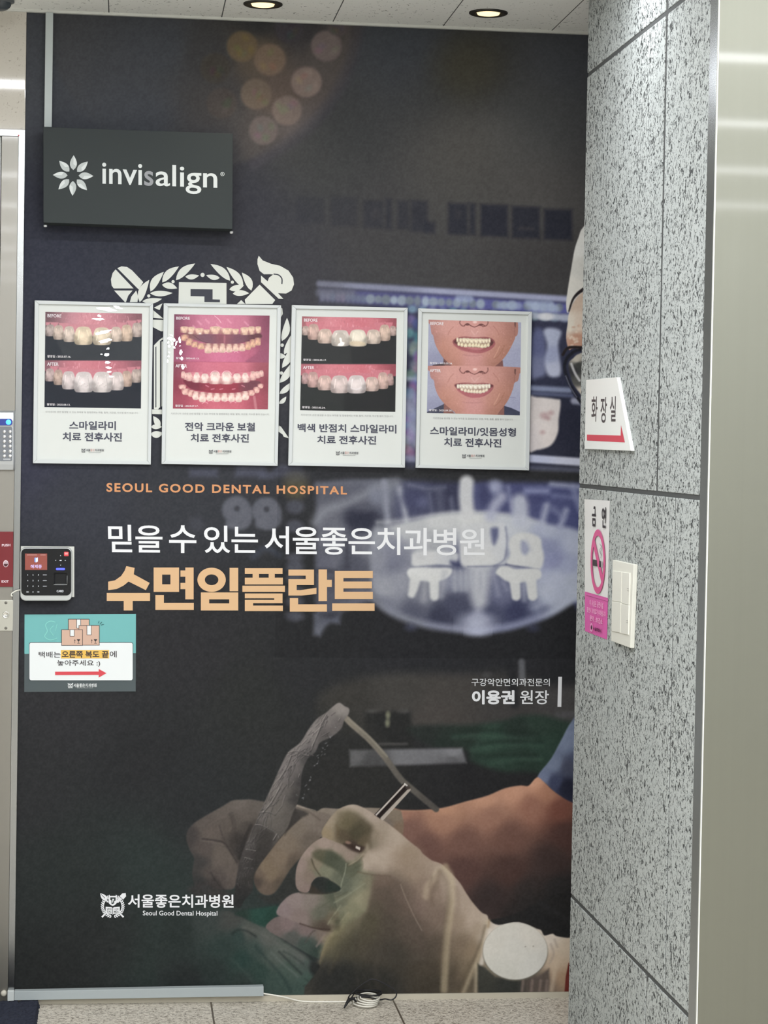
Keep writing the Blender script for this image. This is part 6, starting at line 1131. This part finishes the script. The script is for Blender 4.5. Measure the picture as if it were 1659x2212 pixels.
b = MB(); q = [S(x, y, .0212) for x, y in rrect(-30, 300, 128, 654, 14, 3)]; b.hexa(q, [v + Vector((0, .0014, 0)) for v in q]); b.build('key_panel', mat('grey_panel', (118, 122, 128), 0.4, 0.2), kl)
b = MB(); q = [S(x, y, .0252) for x, y in rrect(-30, 215, 128, 284, 24, 4)]; b.hexa(q, [v + Vector((0, .0022, 0)) for v in q]); b.build('lamp_window', mat('dark_blue_window', (60, 74, 150), 0.15), kl)
b = MB(); b.lathe(S(88, 250, .0248), (0, -1, 0), [(0.0072, 0), (0.006, .0012), (0, .0024)], 20); b.build('blue_lamp', mat('blue_lamp_glow', (90, 190, 255), 0.3, emit=2.6, ec=(50, 130, 255)), kl)
b0 = None
for y in (348, 400, 450, 500, 552, 602):
    for x in (45, 105, -15):
        if b0 is None:
            b = MB(); b.lathe((0, 0, 0), (0, -1, 0), [(0.0046, 0), (0.0046, .0012), (0.0034, .0022), (0, .0022)], 18); b0 = b.build('key', mat('chrome_key', (214, 216, 218), 0.2, 0.7), kl); k_ = b0
        else: k_ = b0.copy(); COL.objects.link(k_); k_.parent = kl
        k_.location = S(x, y, .0212)
        p = None
b = MB(); q = [S(x, y, .0216) for x, y in [(34, 628), (108, 628), (108, 642), (34, 642)]]; b.hexa(q, [v + Vector((0, .0004, 0)) for v in q]); b.build('name_strip', mat('pale_strip', (178, 182, 186), 0.4), kl)
ep = thing('push_plate', 'dark red exit button plate with white hand symbol on steel stile', 'exit button')
b = MB(); q = [S(x, y, .008) for x, y in [(-90, 1388), (138, 1388), (134, 1962), (-90, 1962)]]; b.hexa(q, [Vector((v.x, YJ_ - .0002, v.z)) for v in q]); b.build('plate', mat('maroon_plate', (116, 38, 44), 0.35), ep, 0.001)
p = Print(lambda x, y, dpt: W(x, y, YJ_ - .008 - dpt), 0.0003, 0.00002, KT); PWH = mat('plate_white', (226, 206, 214), 0.5); PDK = mat('plate_dark', (70, 30, 36), 0.5)
p.text('PUSH', [(19, 1516), (107, 1514), (107, 1540), (19, 1542)], PWH, .03); p.build('push_lettering', ep); p = Print(lambda x, y, dpt: W(x, y, YJ_ - .008 - dpt), 0.0003, 0.00002, KT); p.text('EXIT', [(16, 1893), (91, 1893), (91, 1918), (16, 1918)], PWH, .03); p.build('exit_lettering', ep); p = Print(lambda x, y, dpt: W(x, y, YJ_ - .008 - dpt), 0.0003, 0.00002, KT)
p.ell(60, 1720, 27, 36, PWH); p.poly([(38, 1722), (50, 1716), (62, 1722), (82, 1716), (82, 1734), (66, 1752), (50, 1750), (40, 1738)], PDK)
for x, t in ((46, 1702), (56, 1694), (66, 1696), (76, 1704)): p.rect(x - 4, t, x + 4, 1724, PDK, 3.5); p.rect(x - 2, t + 3, x + 2, 1724, PWH, 1.5)
p.build('hand_symbol', ep)
LT = (0, 1120, 5.184); lp = thing('lock_plate', 'steel lock plate with round keyhole below the red exit button', 'lock plate')
b = MB(); q = [S(x, y, .003, LT) for x, y in [(-90, 916), (150, 916), (144, 1258), (-90, 1258)]]; b.hexa(q, [Vector((v.x, YJ_ - .0002, v.z)) for v in q]); b.build('plate', mat('lock_steel', (186, 186, 178), 0.3, 0.85), lp, 0.0006)
b = MB(); b.lathe(S(66, 1080, .003, LT), (0, -1, 0), [(0.0092, 0), (0.0092, .002), (0.0078, .0028), (0.0064, .0012), (0, .0012)], 24); b.build('keyhole_ring', mat('bright_steel', (214, 214, 210), 0.15, 0.9), lp)
b = MB(); c0 = S(66, 1090, .0048, LT); b.lathe(c0, (0, -1, 0), [(0.003, 0), (0.003, .0005), (0, .0006)], 14); b.build('keyhole', mat('pale_key_core', (212, 214, 212), 0.3), lp)
for y in (945, 1228):
    b = MB(); b.lathe(S(66, y, .003, LT), (0, -1, 0), [(0.0038, 0), (0.0032, .0009), (0.0012, .0013), (0, .0006)], 14); b.build('screw', mat('dark_screw', (112, 110, 104), 0.35, 0.6), lp)

# ------------------------------------------------------------------ toilet sign, no smoking sticker and switches on the granite wall
TT = (1200, 500, 3.614); ts = thing('toilet_sign', 'white trapezoid Korean toilet sign with red arrow on granite wall', 'sign'); dT = 0.009
b = MB(); q = [G(x, y, dT) for x, y in tf([(238, 1160), (478, 1138), (588, 1712), (228, 1698)], TT)]; b.hexa(q, [Vector((PX0 - .0004, v.y, v.z)) for v in q]); b.build('plate', mat('sign_plate_white', (234, 237, 234), 0.4), ts, 0.0006)
p = Print(lambda x, y, dpt: G(x, y, dT + dpt), 0.0003, 0.00003, TT); K2 = mat('sign_dark_grey', (72, 66, 68), 0.5)
p.text('화', [(281, 1288), (330, 1288), (324, 1486), (279, 1482)], K2, .012); p.text('장', [(352, 1293), (402, 1293), (398, 1494), (350, 1494)], K2, .012); p.text('실', [(424, 1286), (472, 1286), (468, 1484), (426, 1484)], K2, .012)
p.poly([(245, 1586), (508, 1593), (511, 1512), (541, 1647), (245, 1632)], mat('sign_red', (206, 66, 84), 0.5)); p.build('lettering', ts)
ST = (1200, 1000, 3.614); sk = thing('no_smoking_sticker', 'tall white and pink no smoking sticker with curling top corner on granite wall', 'sticker')
qs = [(226, 283), (425, 295), (402, 1380), (230, 1312)]
b = MB(); n = 30; rows = []
for j in range(n + 1):
    r_ = []
    for i in range(9):
        u, v = i / 8, j / n; xy = bil(qs, u, v); x, y = tf([tuple(xy)], ST)[0]; lift = .0008 + .02 * max(0, .22 - v) * max(0, .5 - u) * 4
        r_.append(b.bm.verts.new(G(x, y, lift)))
    rows.append(r_)
for j in range(n):
    for i in range(8):
        f = b.bm.faces.new((rows[j][i], rows[j + 1][i], rows[j + 1][i + 1], rows[j][i + 1])); f.smooth = True; f.material_index = 1 if (j + .5) / n > .705 else 0
b.build('sheet', [mat('sticker_white', (232, 232, 230), 0.4), mat('sticker_pink', (224, 104, 176), 0.4)], sk)
p = Print(lambda x, y, dpt: G(x, y, .0024 + dpt), 0.0, 0.00003, ST); K3 = mat('sticker_black', (52, 46, 48), 0.5); PK = mat('sticker_rose', (216, 92, 146), 0.5); PK2 = mat('sticker_pink_text', (246, 190, 222), 0.5)
p.poly([(237, 1013), (409, 1062), (409, 1080), (237, 1030)], mat('sticker_pink', (0, 0, 0)))
p.text('금', [(282, 336), (314, 340), (314, 498), (284, 494)], K3, .022); p.text('연', [(360, 342), (394, 346), (390, 510), (360, 504)], K3, .022)
p.ring(330, 770, 57, 252, 14, PK, wy=50); p.poly([(292, 640), (306, 600), (372, 900), (360, 945)], PK)
p.poly([(290, 752), (324, 759), (324, 808), (290, 801)], K3); p.poly([(340, 763), (353, 766), (353, 815), (340, 811)], K3); p.poly([(356, 767), (367, 769), (367, 818), (356, 816)], mat('sticker_grey', (180, 170, 174), 0.5))
p.line([(344, 630), (356, 655), (342, 685), (354, 715), (352, 745)], 3, mat('sticker_smoke', (150, 146, 148), 0.5), 4); p.line([(354, 640), (362, 668), (352, 694), (360, 722)], 3, mat('sticker_smoke', (0, 0, 0)), 4)
p.text('이 시설은 금연시설', [(266, 1066), (372, 1090), (372, 1140), (266, 1112)], PK2, .01); p.text('흡연시 과태료가 부과됩니다', [(245, 1122), (392, 1160), (392, 1206), (245, 1164)], PK2, .01); p.text('문의 : 보건소', [(268, 1188), (366, 1216), (366, 1262), (268, 1230)], PK2, .02)
p.ring(280, 1284, 11, 32, 3, PK2, wy=8); p.ell(280, 1284, 5, 14, K3); p.text('서울특별시', [(292, 1280), (356, 1296), (356, 1326), (292, 1306)], mat('sticker_plum', (96, 40, 74), 0.5), .03); p.build('print', sk)
sw = thing('light_switch', 'white double light switch plate with four rockers beside pink sticker', 'light switch'); dS = 0.010
b = MB(); q = [G(x, y, dS) for x, y in tf([(446, 757), (609, 793), (583, 1445), (433, 1389)], ST)]; b.hexa(q, [Vector((PX0 - .0004, v.y, v.z)) for v in q]); b.build('plate', M_WHITE, sw, 0.0012)
def rocker(x0, x1, ya, yb_, sl):
    q = tf([(x0, ya), (x1, ya + (x1 - x0) * sl), (x1 - 4, yb_ + (x1 - x0) * sl * 1.5), (x0 - 3, yb_)], ST)
    tp = [G(*a, dS + t_) for a, t_ in zip(q, (.0032, .0032, .0018, .0018))]
    b = MB(); b.hexa(tp, [Vector((PX0 - dS + .0002, v.y, v.z)) for v in tp]); o = b.build('rocker', mat('rocker_white', (232, 232, 222), 0.35), sw, 0.0006); return o
for x0, x1, ya, yb_ in ((444, 515, 842, 1074), (519, 576, 852, 1096), (440, 508, 1082, 1312), (512, 570, 1102, 1330)):
    o = rocker(x0, x1, ya, yb_, .13)
    if x0 > 500:
        p = Print(lambda x, y, dpt: G(x, y, dS + .0034 + dpt), 0, .00002, ST); yy = ya + 128
        p.line([(x1 - 18, yy), (x1 - 4, yy + 3)], 3, mat('rocker_mark', (150, 150, 146), .5)); p.line([(x1 - 18, yy + 16), (x1 - 4, yy + 19)], 3, mat('rocker_mark', (0, 0, 0))); p.build('mark', o)

# ------------------------------------------------------------------ ceiling downlights and camera dome
for k, (x, y, lab) in enumerate(((568, 8, 'recessed ceiling downlight with black rim above the left half of the wall print'), (1055, 27, 'recessed ceiling downlight with black rim, nearer the granite wall'))):
    c0 = CE(x, y); dl = thing('downlight', lab, 'ceiling light', 'recessed downlights along the wall'); dl.location = c0
    b = MB(); b.lathe((0, 0, 0), (0, 0, -1), [(0.0500, -0.0005), (0.0500, .003), (0.046, .0050), (0.036, .0042), (0.031, -.0005)], 40); b.build('rim', mat('black_rim', (58, 56, 52), 0.35, 0.3), dl)
    b = MB(); b.lathe((0, 0, 0), (0, 0, -1), [(0.030, .0000), (0.028, .0050), (0.016, .0075), (0, .0085)], 32); b.build('lamp', mat('warm_lamp', (255, 214, 150), 0.4, emit=1.7, ec=(255, 222, 168)), dl)
    ld = bpy.data.lights.new('downlight_beam', 'SPOT'); ld.energy = SPOT_W; ld.color = (1, .86, .66); ld.spot_size = math.radians(110); ld.spot_blend = .8; ld.shadow_soft_size = .03
    lo = bpy.data.objects.new('downlight_beam', ld); COL.objects.link(lo); lo.parent = dl; lo.location = (0, 0, -.012)
c0 = Vector((-0.062, -0.12, CZ)); dm = thing('camera_dome', 'small dark dome camera on the ceiling in the top left corner', 'security camera'); dm.location = c0
b = MB(); b.lathe((0, 0, 0), (0, 0, -1), [(0.036, 0), (0.036, .006), (0.030, .008)], 32); b.build('dome_base', mat('dome_grey', (96, 100, 104), 0.4), dm)
b = MB(); b.lathe((0, 0, -0.007), (0, 0, -1), [(0.029 * math.cos(a), 0.022 * math.sin(a)) for a in np.linspace(0, math.pi / 2, 9)], 32); b.build('dome', mat('smoked_dome', (70, 76, 82), 0.15), dm)

# ------------------------------------------------------------------ cords and mat on the floor
def at_floor(x, y, h): return FL(x, y, h)
wc = []
for x, y in ((566, 2145), (571, 2146.6), (590, 2149.5), (614, 2154)): v = W(x, y, -.026); wc.append(tuple(v))
for x, y in ((640, 2160), (665, 2164), (700, 2164.3), (743, 2164), (757, 2163)): v = FL(x, y, .003); wc.append((v.x, min(v.y, -.012), FZ + .003))
c0 = FL(786, 2166, 0); cxx, cyy = c0.x, c0.y - .01
rg = random.Random(3)
for k in range(0, 74):
    a = math.pi - k * 2 * math.pi / 18; rr = 1 + .05 * math.sin(k * .35) - .0035 * k
    wc.append((cxx + .036 * rr * math.cos(a) + .004 * (k // 18), cyy - .006 + .058 * rr * math.sin(a), FZ + .003 + .00025 * k + .0004 * math.sin(k)))
b = MB(); b.tube(catmull(wc, 4, False), 0.0021, 8); o = b.build('power_cord', mat('white_cord_pvc', (226, 224, 214), 0.45)); tag(o, 'white power cord coiled on the floor at the foot of the wall print', 'cord')
bc = [tuple(W(x, y, -.03)) for x, y in ((752, 2158), (756, 2149), (775, 2130.5), (790, 2120), (804, 2113.6), (822, 2119), (839, 2128), (851, 2135), (855, 2143), (852, 2151), (843, 2156))]
bc = [(x, -.03 - .002 * i, max(z, FZ + .004)) for i, (x, y, z) in enumerate(bc)]
for x, y in ((832, 2161), (820, 2163), (808, 2160), (795, 2158), (780, 2157), (765, 2159), (757, 2163)): v = FL(x, y, .009); bc.append((v.x, min(v.y, -.02), v.z + .004))
for k in range(30):
    a = math.pi * .9 - k * 2 * math.pi / 15; bc.append((cxx + .012 + .036 * math.cos(a), cyy + .012 + .03 * math.sin(a), FZ + .026 + .002 * math.sin(k)))
b = MB(); b.tube(catmull(bc, 5, False), 0.0019, 8); o = b.build('data_cable', mat('black_cord_rubber', (38, 38, 40), 0.5)); tag(o, 'thin black cord looping up from the white coil against the wall print', 'cord')
v0 = FL(754, 2166, .012)
b = MB(); b.tube([v0 + Vector((-.016, -.03, -.006)), v0 + Vector((-.006, -.012, .004)), v0 + Vector((0, 0, .008)), v0 + Vector((.012, .004, .010)), v0 + Vector((.020, .0, .002))], [.002, .004, .0055, .004, .002], 10)
o = b.build('cable_tie', mat('black_tie', (32, 32, 34), 0.6)); tag(o, 'black strap knotted round the coiled cords on the floor', 'cable tie')
e0, e1 = FL(86, 2166), FL(80, 2211)
b = MB(); n1, n2 = 70, 110; xa, xb = e1.x - .42, e1.x; ya, yb2 = -.62, -.018; rows = []
rg = np.random.RandomState(5)
hs = rg.rand(n2 + 1, n1 + 1)
for j in range(n2 + 1):
    rows.append([b.bm.verts.new((xa + (xb - xa) * i / n1 + (hs[j, i] - .5) * .003, ya + (yb2 - ya) * j / n2, FZ + (.0006 if i in (0, n1) or j in (0, n2) else .010 + .007 * hs[j, i]))) for i in range(n1 + 1)])
for j in range(n2):
    for i in range(n1): b.bm.faces.new((rows[j][i], rows[j][i + 1], rows[j + 1][i + 1], rows[j + 1][i]))
o = b.build('door_mat', mat('navy_pile', (46, 49, 59), 0.95, spec=.05)); tag(o, 'dark navy pile door mat on the floor in the lower left corner', 'door mat')
